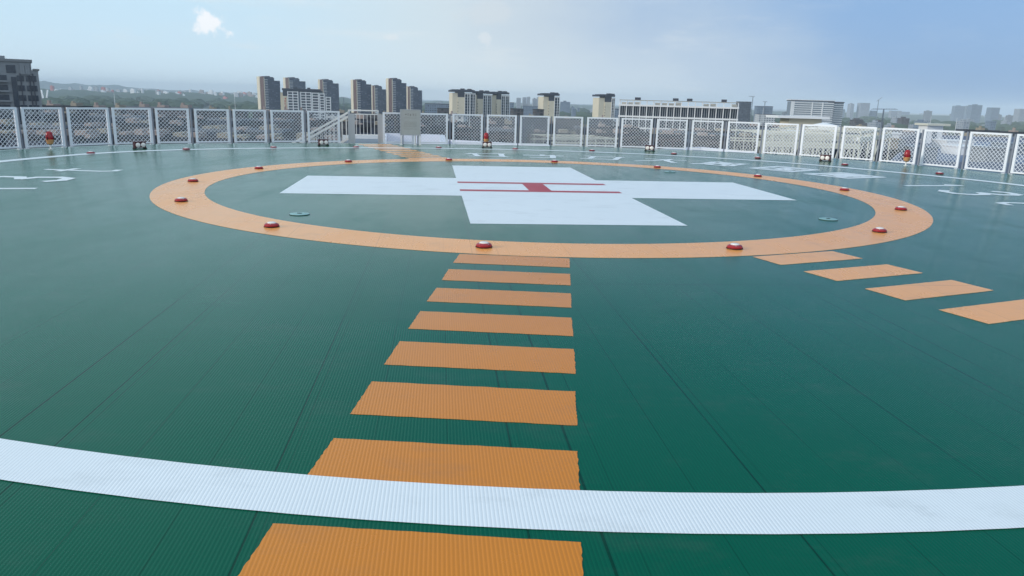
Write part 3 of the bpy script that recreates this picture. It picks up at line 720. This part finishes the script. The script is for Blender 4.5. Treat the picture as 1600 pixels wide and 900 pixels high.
for q in range(7):
    cx = -2.6
    for _ in range(5):
        if rr_.random() < .5: zz_ = zz-rr_.uniform(0, 1.8); b.box(cx-.95, cx+.95, -.22, -.05, zz_-.16, zz_+.16)
        else: xx_ = cx+rr_.uniform(-.8, .8); b.box(xx_-.15, xx_+.15, -.2, -.04, zz-1.9, zz)
    zz -= 2.75
b.build('lettering', mat('red_sign_letters', srgb(190, 60, 50), .6, noise_amt=.05), r_)

# cream and charcoal towers
def cream_tower(a, b0, c0, e0, ytop, d, label, nfl=13):
    """px: a..b0 gable receding, b0..c0 cream front strip with charcoal top, c0..e0 window bay"""
    K, z = corner(b0, ytop, d); yaw = 12; ux, uy = math.cos(R(yaw)), math.sin(R(yaw)); H = z-GROUND
    w2 = min(26, abs(solve_w(K, -uy, ux, a, ytop))); wb = solve_w(K, ux, uy, c0, ytop); wc = solve_w(K, ux, uy, e0, ytop)
    r_ = root_at('residential_tower', K, R(yaw), label, 'tower', 'cream and charcoal towers'); px = d/FPX
    b = MB(); b.box(0, wb, 0, w2, 0, H-10*px*1.0-.5); b.build('cream_wall', M_CREAM, r_)
    gw = abs(b0-a)*px
    b = MB(); b.box(-gw, -.02, 1.2, w2+3, 0, H-4.6*px); b.build('gable_wall', M_CREAM, r_)
    b = MB(); b.box(.05, wb-.02, .05, w2, H-10*px-.5, H-2.0); b.build('charcoal_top', M_CROWN, r_)
    b = MB(); b.box(wb, wc, .4, w2, 0, H-3.0); b.build('rear_wall', M_BLUEW, r_)
    b = MB(); b.box(-gw-1, wc-.6, -1.2, w2+3.4, H-2.0, H); b.box(wb*.5, wb*.5+4, 2, 8, H, H+1.5); b.box((wb+wc)/2-2, (wb+wc)/2+2, 2, 8, H, H+1.3); b.box(-gw+1, wc-2, 1, w2, H, H+.5); b.build('roof', M_CROWN, r_)
    n_ = 2 if (wc-wb)*1.0 > 7 else 1; step = (wc-wb)/n_
    for q in range(n_):
        x0_, x1_ = wb+step*q+.35, wb+step*(q+1)-.35
        b = MB(); 
        for xx in (x0_, x1_, x0_+(x1_-x0_)*.58): b.box(xx-.22, xx+.22, -.9, .39, 0, H-3.4)
        b.box(x0_, x1_, -.9, .39, H-4.1, H-3.4)
        b.build('bay_frame', M_BWHITE, r_)
        for f in range(nfl):
            zf = H-5.6-3.0*f
            w = MB(); w.box(x0_+.3, x0_+(x1_-x0_)*.52, -.12, .39, zf-1.1, zf+.75); w.build('window', M_GLASS, r_)
            w = MB(); w.box(x0_+(x1_-x0_)*.64, x1_-.3, -.12, .39, zf-1.0, zf+.75); w.build('window', M_GLASS, r_)
    for f in range(nfl-2):   # small bathroom windows up the cream strip
        zf = H-13-3.0*f; w = MB(); w.box(-.06, .5, -.06, .0, zf-.6, zf+.6); w.build('small_window', M_GLASS, r_)
for a, b0, c0, e0, yt, d, t in ((707.5, 715.5, 726, 743, 140.3, 820, 'leftmost of the joined three'), (743, 746, 755, 768.5, 143, 840, 'middle one of the joined three'), (768.5, 776, 783.5, 796.5, 144, 860, 'rightmost of the joined three'),
        (850, 858, 866.5, 875, 146.3, 850, 'standing alone between the joined three and the long grid building'), (937, 946, 956, 961.5, 148, 840, 'narrow one just left of the long grid building')):
    cream_tower(a, b0, c0, e0, yt, d, 'cream tower with charcoal crown, '+t)

# long white grid building
A_, zA = corner(969, 156.6, 402); B_, zB = corner(1154, 160.3, 386); zt = 3.9
v_ = B_-A_; w1 = v_.length; yaw = math.atan2(v_.y, v_.x)
r_ = root_at('grid_building', A_, yaw, 'long white framed building with dark glass bays and an open roof frame', 'building'); G0 = GROUND
b = MB(); b.box(.3, w1-.3, 1.0, 24, 0, 1.0-G0); b.build('glass_wall', M_GLASS, r_)
nb_ = 17
for i in range(nb_+1):
    x = w1*i/nb_; b = MB(); b.box(x-.22, x+.22, -.3, 1.0, 0, zt-G0-.3); b.build('column', M_BWHITE, r_)
b = MB()
for i in range(nb_):
    for f_ in (.36, .68): x = w1*(i+f_)/nb_; b.box(x-.12, x+.12, .4, .99, 0, 1.0-G0)
b.build('mullions', mat('grey_mullion', srgb(150, 156, 162), .6), r_)
for i, zz in enumerate((1.15, -4.5, -10.3, -16.1, -21.9, -27.7)):
    b = MB(); b.box(-.5, w1+.5, -.8, 1.2, zz-G0-.42, zz-G0+.42); b.build('floor_band', M_BWHITE, r_)
b = MB(); b.box(-.2, w1+.2, -.4, .2, zt-G0-.35, zt-G0); b.box(-.2, w1+.2, 10, 10.5, zt-G0-.35, zt-G0)
for i in range(0, nb_+1): x = w1*i/nb_; b.box(x-.12, x+.12, 0.2, 10, zt-G0-.3, zt-G0-.06)
b.build('roof_frame', mat('grey_roof_frame', srgb(160, 160, 156), .6), r_)
rr_ = random.Random(4)
b = MB()
for i in range(nb_):
    x = w1*(i+.1)/nb_
    if rr_.random() < .8: b.box(x, x+w1*.72/nb_, 4, 9, 1.6-G0, rr_.uniform(2.6, 3.2)-G0)
b.build('plant_rooms', mat('plant_room_panels', srgb(190, 186, 176), .7), r_)
for f_ in (.14, .47, .59, .88):
    b = MB(); b.box(w1*f_-1.3, w1*f_+1.3, 5, 9, zt-G0+.02, zt-G0+1.3); b.build('roof_box', M_CROWN, r_)

# striped hotel slab
K, z = corner(1237, 155.6, 1250); H = z-GROUND; w1 = solve_w(K, 1, 0, 1304, 156.5)
r_ = root_at('striped_building', K, 0, 'pale office slab with horizontal bands, to the right of the long grid building', 'building')
b = MB(); b.box(0, w1, .6, 18, 0, H-3); b.build('glass_wall', M_BLUEW, r_)
b = MB(); b.box(-1.2, w1, -1.0, 19, H-2.4, H-.6); b.build('roof', M_CROWN, r_); b = MB(); b.box(-1.5, w1+1.5, -1.4, 19.4, H-.55, H+.5); b.build('cornice', M_BWHITE, r_)
k = H-5.0
while k > 4: b = MB(); b.box(5.4, w1, -.2, .59, k, k+1.35); b.build('floor_band', M_BWHITE, r_); k -= 3.3
b = MB(); b.box(0, 5.4, -.8, .7, 0, H-2.5); b.build('end_pier', M_BWHITE, r_)
for f_ in (.50, .74): b = MB(); b.box(w1*f_-.8, w1*f_+.8, -.9, .58, 0, H-3.2); b.build('pier', M_BWHITE, r_)
b = MB(); b.box(w1+.05, w1+19, 8, 26, 0, H-3.2); b.build('side_wing', M_BLUEW, r_)
b = MB(); b.box(w1+1, w1+19.6, 7, 27, H-3.2, H-1.4); b.build('side_roof', M_CROWN, r_)
k = H-6.2
while k > 4: b = MB(); b.box(w1+3.5, w1+19, 7.6, 7.99, k, k+1.0); b.build('side_band', M_BWHITE, r_); k -= 3.3

# grey apartment building at the left edge
yaw = R(33); ux, uy = math.cos(yaw), math.sin(yaw); Pn, _z = corner(59, 107.5, 248); K = Pn + Vector((ux, uy, 0))*solve_w(Pn, ux, uy, -130, 107)
pxm = 293/FPX
def LX(px, y=120): return solve_w(K, ux, uy, px, y)
def LZ(px, y): return at(px, y, K.y+uy*LX(px, y)).z-GROUND
r_ = root_at('grey_apartments', K, yaw, 'grey stepped apartment building cut off by the left edge', 'building')
XR = LX(59, 107.5); XS = LX(47.5, 94); XC0 = LX(13.5, 100); ZT = LZ(30, 92.5); ZS = LZ(54, 107.5)
b = MB(); b.box(0, XS, .5, 14, 0, ZT-.8); b.box(XS, XR, .5, 12, 0, ZS-.5); b.build('wall', M_GREYW, r_)
b = MB(); b.box(-.4, XS+.4, .1, 14.4, ZT-.8, ZT); b.box(XS+.4, XR+.4, .1, 12.4, ZS-.5, ZS); b.build('roof', mat('grey_coping', srgb(120, 124, 128), .8), r_)
b = MB(); b.box(0, LX(7, 88), 4, 10, ZT, LZ(3, 86.3)); b.build('lift_house', M_GREYW, r_)
gx0, gx1 = LX(15.5, 110), LX(24, 110)
b = MB(); b.box(gx0, gx1, .2, .49, 4, ZT-5.4); b.build('glass_stair', M_GLASS, r_)
b = MB(); b.box(LX(8, 98), LX(23, 98), .3, .49, ZT-4.2, ZT-1.8); b.box(LX(30, 100), LX(43, 100), .3, .49, ZT-4.2, ZT-1.9); b.build('top_opening', M_GLASS, r_)
for q in (31.5, 35.2, 39.5, 43.2): b = MB(); b.box(LX(q, 100)-.25, LX(q, 100)+.35, .0, .29, ZT-4.6, ZT-1.2); b.build('top_pier', M_GREYW, r_)
for f in range(11):
    zf = ZS-3.2-3.02*f
    w = MB(); w.box(LX(-24, 120), LX(10.5, 120), .35, .49, zf-.6, zf+1.0); w.build('long_window', M_GLASS, r_)
    w = MB(); w.box(LX(-60, 120), LX(-30, 120), .35, .49, zf-.6, zf+1.0); w.build('long_window', M_GLASS, r_)
    b = MB(); b.box(LX(-62, 120), LX(12.5, 120), -.7, .34, zf-1.15, zf-.65); b.build('balcony', M_GREYW, r_)
    for q, wq in ((30, 2.8), (36, 2.4), (43.5, 2.6), (50.5, 2.2), (54.8, 3.0)):
        w = MB(); x = LX(q, 130); w.box(x-wq*pxm/2-.1, x+wq*pxm/2+.1, .36, .49, zf-.75, zf+1.0); w.build('window', M_GLASS, r_)
for q in (33.2, 47.3, 52.7):
    b = MB(); x = LX(q, 130); b.box(x-.14, x+.14, .1, .5, 3, ZS-1.5); b.build('downpipe', M_CROWN, r_)

# mid distance buildings
for a in ((664, 664, 706, 161.5, 1100, 4, 'blue grey', 'long low blue grey building right of the dark towers'), (682, 684, 704, 168.5, 900, 8, 'tan', 'small tan block just left of the joined cream towers'),
          (796, 797, 803, 160, 1500, 6, 'blue grey', 'narrow blue grey block touching the joined cream towers'), (801, 802, 818, 169.5, 760, 10, 'tan', 'small tan block right of the joined cream towers'),
          (837, 838, 850, 170.5, 780, 10, 'tan', 'small tan block touching the lone cream tower'), (817, 817, 850, 165.5, 1700, 2, 'blue grey', 'long low blue building under the pale far towers'),
          (961, 961, 968, 170, 1300, 2, 'blue grey', 'sliver of blue building left of the long grid building'), (1155, 1157, 1174.5, 158.5, 1500, 10, 'grey', 'blue grey tower beside the right end of the long grid building'),
          (1184, 1184, 1208, 165.5, 1600, 3, 'blue grey', 'dark unfinished block under two cranes'), (1186, 1186, 1212, 178, 1250, 3, 'white', 'small pale blocks below the unfinished one')):
    x0, xc, x1, yt, d, yaw, cn, lab = a
    block('mid_building', x0, xc, x1, yt, d, yaw, FW_[cn], M_ROOF, lab, depth=18)
for x0, x1, yt, d, lab in ((807.5, 814, 152.8, 3000, 'leftmost pale far tower right of the joined cream towers'), (817.5, 823, 151.8, 3050, 'left half of the paired pale far towers'), (823.6, 828.6, 151.2, 3000, 'right half of the paired pale far towers'),
        (833, 839, 154, 3100, 'shorter pale far tower left of the lone cream tower'), (839.6, 846, 151.8, 3000, 'tall pale far tower left of the lone cream tower'), (876, 891, 158.8, 2300, 'pale grey blue block right of the lone cream tower'),
        (1330, 1335, 162, 3600, 'faint tower right of the striped slab'), (1345, 1360, 160.6, 3600, 'wide faint block right of the striped slab'), (1493, 1508, 165.4, 3900, 'broad hazy tower left of the blue glass one'),
        (1511, 1516, 166, 4300, 'thin hazy tower left of the blue glass one'), (1519.5, 1535.5, 164, 3000, 'blue glass tower, darkest on the right skyline'), (1549.5, 1563, 168, 3200, 'grey tower right of the blue glass one'), (1594, 1606, 170, 2900, 'hazy tower cut off by the right edge')):
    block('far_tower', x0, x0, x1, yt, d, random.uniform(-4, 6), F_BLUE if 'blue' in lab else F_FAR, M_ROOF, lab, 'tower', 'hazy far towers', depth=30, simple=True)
rn = random.Random(21)
for (xa, xb, n_, dy, w, cl, da, db) in ((1214, 1600, 46, (-3, 6), (3, 12), 'the right skyline', 3300, 6000), (662, 806, 9, (2, 7), (3, 12), 'the skyline behind the cream towers', 2600, 4500),
        (890, 968, 12, (5, 11), (2, 9), 'the flat land left of the grid building', 1800, 3400), (70, 400, 90, (-4, 5), (1.5, 7), 'the wooded slopes on the left', 2600, 5200), (1330, 1600, 26, (9, 22), (4, 14), 'the flat land on the far right', 1100, 2400)):
    for i in range(n_):
        x = rn.uniform(xa, xb); d = rn.uniform(da, db); w_ = rn.uniform(*w)*1.0; yt = hor(x)+rn.uniform(*dy)
        if xb < 500:      # houses standing on the wooded slope
            d = rn.uniform(3700, 4450); q_ = at(x, hor(x), d); az_ = math.degrees(math.atan2(q_.x, q_.y)); rr2 = math.hypot(q_.x, q_.y)
            t_ = (rr2-3600)/1900
            if not 0 < t_ < 1: continue
            zb = GROUND-2+left_hill(az_)*math.sin(math.pi*t_)*.92; hh = rn.choice([7, 9, 12, 16, 24]); ww_ = w_*d/FPX
            m_ = rn.choice([M_BWHITE, M_BWHITE, M_ROOFRED, M_PINK, F_WHITE]); b = MB(); b.box(0, ww_, 0, 14, -6, hh); b.box(ww_*.2, ww_*.5, 3, 9, hh, hh+2.5)
            o = b.build('distant_building', m_, None, (q_.x, q_.y, zb), R(rn.uniform(-10, 10))); tag(o, 'small pale building far off on '+cl, 'building', 'far buildings on '+cl); continue
        if at(x, yt, d).z-GROUND < 6: yt = hor(x)+(-(6+GROUND)+EYE)/d*FPX*.9
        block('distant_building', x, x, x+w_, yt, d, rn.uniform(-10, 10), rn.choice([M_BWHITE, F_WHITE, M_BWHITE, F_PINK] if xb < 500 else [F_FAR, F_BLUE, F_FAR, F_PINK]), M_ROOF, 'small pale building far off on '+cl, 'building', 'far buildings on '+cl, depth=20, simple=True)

# cranes, masts, bridge pylon
M_CRANE = mat('crane_steel', srgb(96, 106, 122), .6)
def crane(x, ytop, ybase, d, x0, x1, lab, tilt=0):
    P_ = at(x, ytop, d); zb = GROUND; px = d/FPX
    r_ = empty('tower_crane', (P_.x, P_.y, GROUND), 0, lab, 'crane', 'tower cranes'); w = max(.9, .6*px); H = P_.z-GROUND
    b = MB()
    for sx_ in (-w/2, w/2):
        for sy_ in (-w/2, w/2): b.bar((sx_, sy_, 0), (sx_, sy_, H), w*.3)
    k = 0; s_ = 1
    while k < H-w*1.5: b.bar((-w/2*s_, -w/2, k), (w/2*s_, -w/2, k+w*1.5), w*.18); s_ = -s_; k += w*1.5
    b.build('mast', M_CRANE, r_)
    b = MB(); L0, L1 = (x0-x)*px, (x1-x)*px
    b.bar((L0, 0, H+tilt*L0), (L1, 0, H+tilt*L1), w*.5); b.bar((L0*.9, 0, H+w*.8+tilt*L0*.9), (L1*.9, 0, H+w*.8+tilt*L1*.9), w*.25)
    n_ = 9
    for i in range(n_): xa_ = L0*.9+(L1-L0)*.9*i/n_; xb_ = L0*.9+(L1-L0)*.9*(i+.5)/n_; b.bar((xa_, 0, H+tilt*xa_), (xb_, 0, H+w*.8+tilt*xb_), w*.18)
    b.build('jib', M_CRANE, r_)
crane(1176.6, 150.8, 162, 1500, 1170, 1179, 'crane over the tower beside the long grid building')
crane(1195.5, 159, 165, 1600, 1192, 1199, 'small crane over the unfinished block')
crane(1381, 170.8, 197, 900, 1362, 1402, 'wide T shaped crane right of the striped slab', tilt=.02)
crane(1373, 156, 163, 2600, 1370, 1378, 'leaning crane on the hazy right skyline', tilt=.8)
crane(932, 159, 175, 1500, 930.3, 933.7, 'thin pylon left of the narrow cream tower')
crane(537, 152, 170, 1500, 532, 543, 'grey pylon between the two dark tower clusters')
for x, y0, y1, d, lab in ((178, 146, 153, 1500, 'thin white mast on the wooded slope'), (366, 143, 160, 1100, 'thin white mast left of the dark towers'), (1455, 182, 195, 200, 'thin mast over the white kiosk'), (1495.5, 184, 200, 240, 'thin mast right of the white kiosk'), (1193, 168, 200, 700, 'thin mast between the grid building and the striped slab')):
    P_ = at(x, y0, d); w = d/FPX*.7; b = MB(); b.lathe([(w*.5, 0), (w*.35, P_.z-GROUND)], 8); o = b.build('mast', M_BWHITE, None, (P_.x, P_.y, GROUND)); tag(o, lab, 'mast')
d = 2200; A_ = at(64.5, 140.5, d); B_ = at(74.5, 140.5, d); C_ = at(69.6, 154, d)
r_ = empty('bridge_pylon', (C_.x, C_.y, GROUND), 0, 'white V shaped bridge pylon right of the grey apartments', 'bridge')
for q in (A_, B_):
    b = MB(); b.bar((0 + (1.5 if q is B_ else -1.5), 0, 0), (q.x-C_.x, 0, q.z-GROUND), 3.2); b.build('leg', mat('white_pylon', srgb(240, 242, 244), .6) if q is A_ else bpy.data.materials['white_pylon'], r_)
b = MB(); b.box(-90, 90, -6, 6, 5.5, 8); b.build('bridge_deck', M_BWHITE, r_)

# neighbouring roofs just beyond the deck
M_MEMB = mat('white_roof_membrane', srgb(206, 208, 218), .75, noise_amt=.06, noise_scale=.35)
def wing(name, pts, zroof, zpar, label, m=M_MEMB, thick=.3, wallm=None):
    """flat roof from measured far-edge points, with a parapet along the far edge"""
    r_ = empty(name, (pts[0].x, pts[0].y, GROUND), 0, label, 'building'); o = Vector((pts[0].x, pts[0].y, 0)); P = [(p.x-o.x, p.y-o.y) for p in pts]
    b = MB(); n_ = len(P); h = zroof-GROUND
    b.poly([(x, y, h) for x, y in P]); b.build('roof_slab', m, r_); b = MB()
    for i in range(n_):
        (xa, ya), (xb, yb) = P[i], P[(i+1) % n_]; b.poly([(xa, ya, 0), (xb, yb, 0), (xb, yb, h-.01), (xa, ya, h-.01)])
    b.build('wall', wallm or F_GREY, r_)
    for i in range(n_):
        (xa, ya), (xb, yb) = P[i], P[(i+1) % n_]; b = MB(); b.bar((xa, ya, (h+zpar-GROUND)/2), (xb, yb, (h+zpar-GROUND)/2), thick, zpar-zroof, side=(0, 0, 1))
        b.build('parapet', m, r_)
    return r_
def col(px, y, d):
    p = at(px, y, d); return Vector((p.x, p.y, 0))
wing('hospital_wing', [col(598, 211, 31.5), col(694, 213, 31.5), col(691, 210, 45), col(600, 210, 45)][::-1], -1.0, -.42, 'white parapet of the wing roof behind the notice board')
wing('hospital_wing', [col(696, 225, 33), col(866, 227, 33), col(858, 217, 58), col(765, 214, 60), col(694, 210, 62)][::-1], -2.3, -1.55, 'pale wing roof behind the middle beacon')
wing('hospital_wing', [col(985, 230, 33), col(1184, 238, 33), col(1180, 223, 57), col(1095, 219, 62), col(1010, 224, 56)][::-1], -2.2, -1.6, 'pale wing roof below the long grid building')
def roof_frame(name, x0, x1, zs, d0, d1, n_, label, k=.7):
    """open steel frame on a roof: rows of posts, beams and braces"""
    A = col(x0, 210, d0); B = col(x1, 210, d1); v = B-A; L = v.length; yaw = math.atan2(v.y, v.x)
    r_ = empty(name, (A.x, A.y, GROUND), yaw, label, 'roof frame'); o = -GROUND
    for j, yy in enumerate((0, 7)):
        if j: k *= .6
        for zi, zz in enumerate(zs):
            b = MB(); b.bar((-.4, yy, zz+o), (L+.4, yy, zz+o), .2*k, .26*k); b.build('beam', M_FRAME, r_)
        for i in range(n_+1):
            b = MB(); x = L*i/n_; b.bar((x, yy, -6+o), (x, yy, zs[0]+o), .16*k); b.build('post', M_FRAME, r_)
        b = MB()
        for i in range(n_):
            xa, xb = L*i/n_, L*(i+1)/n_; zlo, zhi = zs[-1]-1.6, zs[-1]
            b.bar((xa, yy, zlo+o), ((xa+xb)/2, yy, zhi+o), .09*k); b.bar(((xa+xb)/2, yy, zhi+o), (xb, yy, zlo+o), .09*k)
            zlo, zhi = zs[1], zs[0]
            for q in range(0 if j else 3):
                xq0 = xa+(xb-xa)*q/3; xq1 = xa+(xb-xa)*(q+1)/3
                b.bar((xq0, yy, zlo+o), ((xq0+xq1)/2, yy, zhi+o), .07*k); b.bar(((xq0+xq1)/2, yy, zhi+o), (xq1, yy, zlo+o), .07*k)
        b.build('bracing', M_FRAME, r_)
    for i in range(n_+1):
        b = MB(); x = L*i/n_; b.bar((x, 0, zs[0]+o), (x, 7, zs[0]+o), .14*k); b.build('cross_beam', M_FRAME, r_)
    return r_
roof_frame('steel_roof_frame', 1192, 1338, (-.20, -.85, -1.05), 56, 56, 9, 'cream steel frame with zigzag bracing behind the rightmost floodlight')
roof_frame('steel_roof_frame', 1345, 1392, (-.1, -.6, -.8), 62, 76, 4, 'shorter cream steel frame going away to the right')
roof_frame('steel_roof_frame', 868, 962, (-2.0, -2.5, -3.2), 80, 82, 6, 'small white pipe frame behind the panels left of the grid building', .6)
# cream roof with clutter behind the frame
rt_ = wing('cream_roof_building', [col(1205, 212, 76), col(1395, 216, 84), col(1440, 205, 120), col(1330, 199, 135), col(1215, 200, 130)][::-1], -2.4, -1.5, 'building with cream cluttered roof under the striped slab', M_ROOFP, wallm=M_GLASS)
rn = random.Random(9); base_ = Vector(rt_.location)
for i in range(44):
    x = rn.uniform(1222, 1410); d = rn.uniform(82, 124); p = col(x, 207, d)-base_; s_ = rn.uniform(.5, 1.6); h = rn.uniform(.5, 1.5)
    b = MB(); b.box(p.x-s_, p.x+s_, p.y-.8, p.y+.8, -2.39-GROUND, -2.39+h-GROUND)
    if i % 3 == 0: b.box(p.x-s_*1.2, p.x+s_*1.2, p.y-1, p.y+1, -2.39+h-GROUND, -2.2+h-GROUND)
    b.build('roof_unit', (M_FRAME, M_TANW, M_BWHITE, M_GREYW)[i % 4], rt_)
p = col(1288, 197, 112); b = MB(); b.lathe([(2.3, 0), (2.6, .25), (1.9, .8), (.3, 1.15)], 24); o = b.build('canopy', M_BWHITE, None, (p.x, p.y, .2-1.6), smooth=True); tag(o, 'white shallow domed canopy on the cream roof under the striped slab', 'canopy')
p = col(1257, 191, 118); r_ = empty('roof_kiosk', (p.x, p.y, -2.4), 0, 'small cream roof room with a flat slab top left of the domed canopy', 'roof room')
b = MB(); b.box(-2.4, 2.6, 0, 4, 0, 2.6); b.build('wall', M_CREAM, r_); b = MB(); b.box(-4.4, 3.4, -1, 5, 2.6, 2.95); b.build('roof', M_BWHITE, r_)
p = col(1464, 195, 128); r_ = empty('roof_kiosk', (p.x, p.y, -3.4), .1, 'white kiosk with overhanging flat roof above the rightmost panels', 'roof room')
b = MB(); b.box(-1.6, 1.2, 0, 2.4, 0, 2.9); b.build('wall', M_BWHITE, r_); b = MB(); b.box(-2.0, 2.0, -.6, 3, 2.9, 3.25); b.build('roof', M_FRAME, r_)
b = MB(); b.box(-.6, .2, -.06, -.01, 0, 2.0); b.build('door', M_BLUEW, r_)
wing('blue_roof_building', [col(1400, 214, 70), col(1640, 226, 70), col(1640, 204, 150), col(1440, 201, 150)][::-1], -3.6, -2.7, 'wide pale blue grey roof behind the rightmost panels', mat('blue_grey_roof', srgb(112, 124, 146), .8, noise_amt=.12, noise_scale=.2))
for i, (x, d, w, h, dd) in enumerate(((1425, 84, 3, 1.4, 4), (1500, 98, 5, 1.0, 4), (1545, 82, 3, 1.6, 3), (1585, 104, 6, 1.3, 5), (1480, 112, 4, 1.2, 4))):
    p = col(x, 220, d); b = MB(); b.box(0, w, 0, dd, 0, h); b.box(-.15, w+.15, -.15, dd+.15, h, h+.15)
    o = b.build('roof_unit', (M_BLUEW, M_BWHITE, M_GREYW)[i % 3], None, (p.x, p.y, -3.59)); tag(o, 'boxy roof unit on the blue grey roof, %s nearest of five' % ('second', 'third', 'very', 'fourth', 'least')[i], 'roof unit', 'units on the blue grey roof')
p = col(1510, 232, 48); r_ = empty('green_roof_shed', (p.x, p.y, -6.5), .1, 'dark green clad lower shed behind the rightmost panels', 'shed')
b = MB(); b.box(-1, 7, 0, 14, -38, 3.6); b.build('wall', mat('green_cladding', srgb(34, 92, 84), .6), r_); b = MB()
for k in range(5): b.box(-1.1, 7.1, -.1, .0-.02, -.4+k*.9, -.25+k*.9)
b.build('trim', M_BWHITE, r_)

# ---------------------------------------------------------------- haze
b = MB(); b.box(-12000, 12000, -2600, 12000, GROUND-1, 120)
hz = b.build('haze', bpy.data.materials.new('haze')); hm = hz.data.materials[0]; hm.use_nodes = True; hm.node_tree.nodes.clear()
H_ = NB(hm.node_tree); pv = H_.n('ShaderNodeVolumePrincipled'); pv.inputs['Density'].default_value = .000125; pv.inputs['Color'].default_value = (.74, .88, 1, 1); pv.inputs['Anisotropy'].default_value = -.35
ho = H_.n('ShaderNodeOutputMaterial'); H_.link(pv.outputs[0], ho.inputs['Volume'])
tag(hz, None, None, kind='stuff'); hz['label'] = 'thin pale blue haze over the city'; hz['category'] = 'haze'
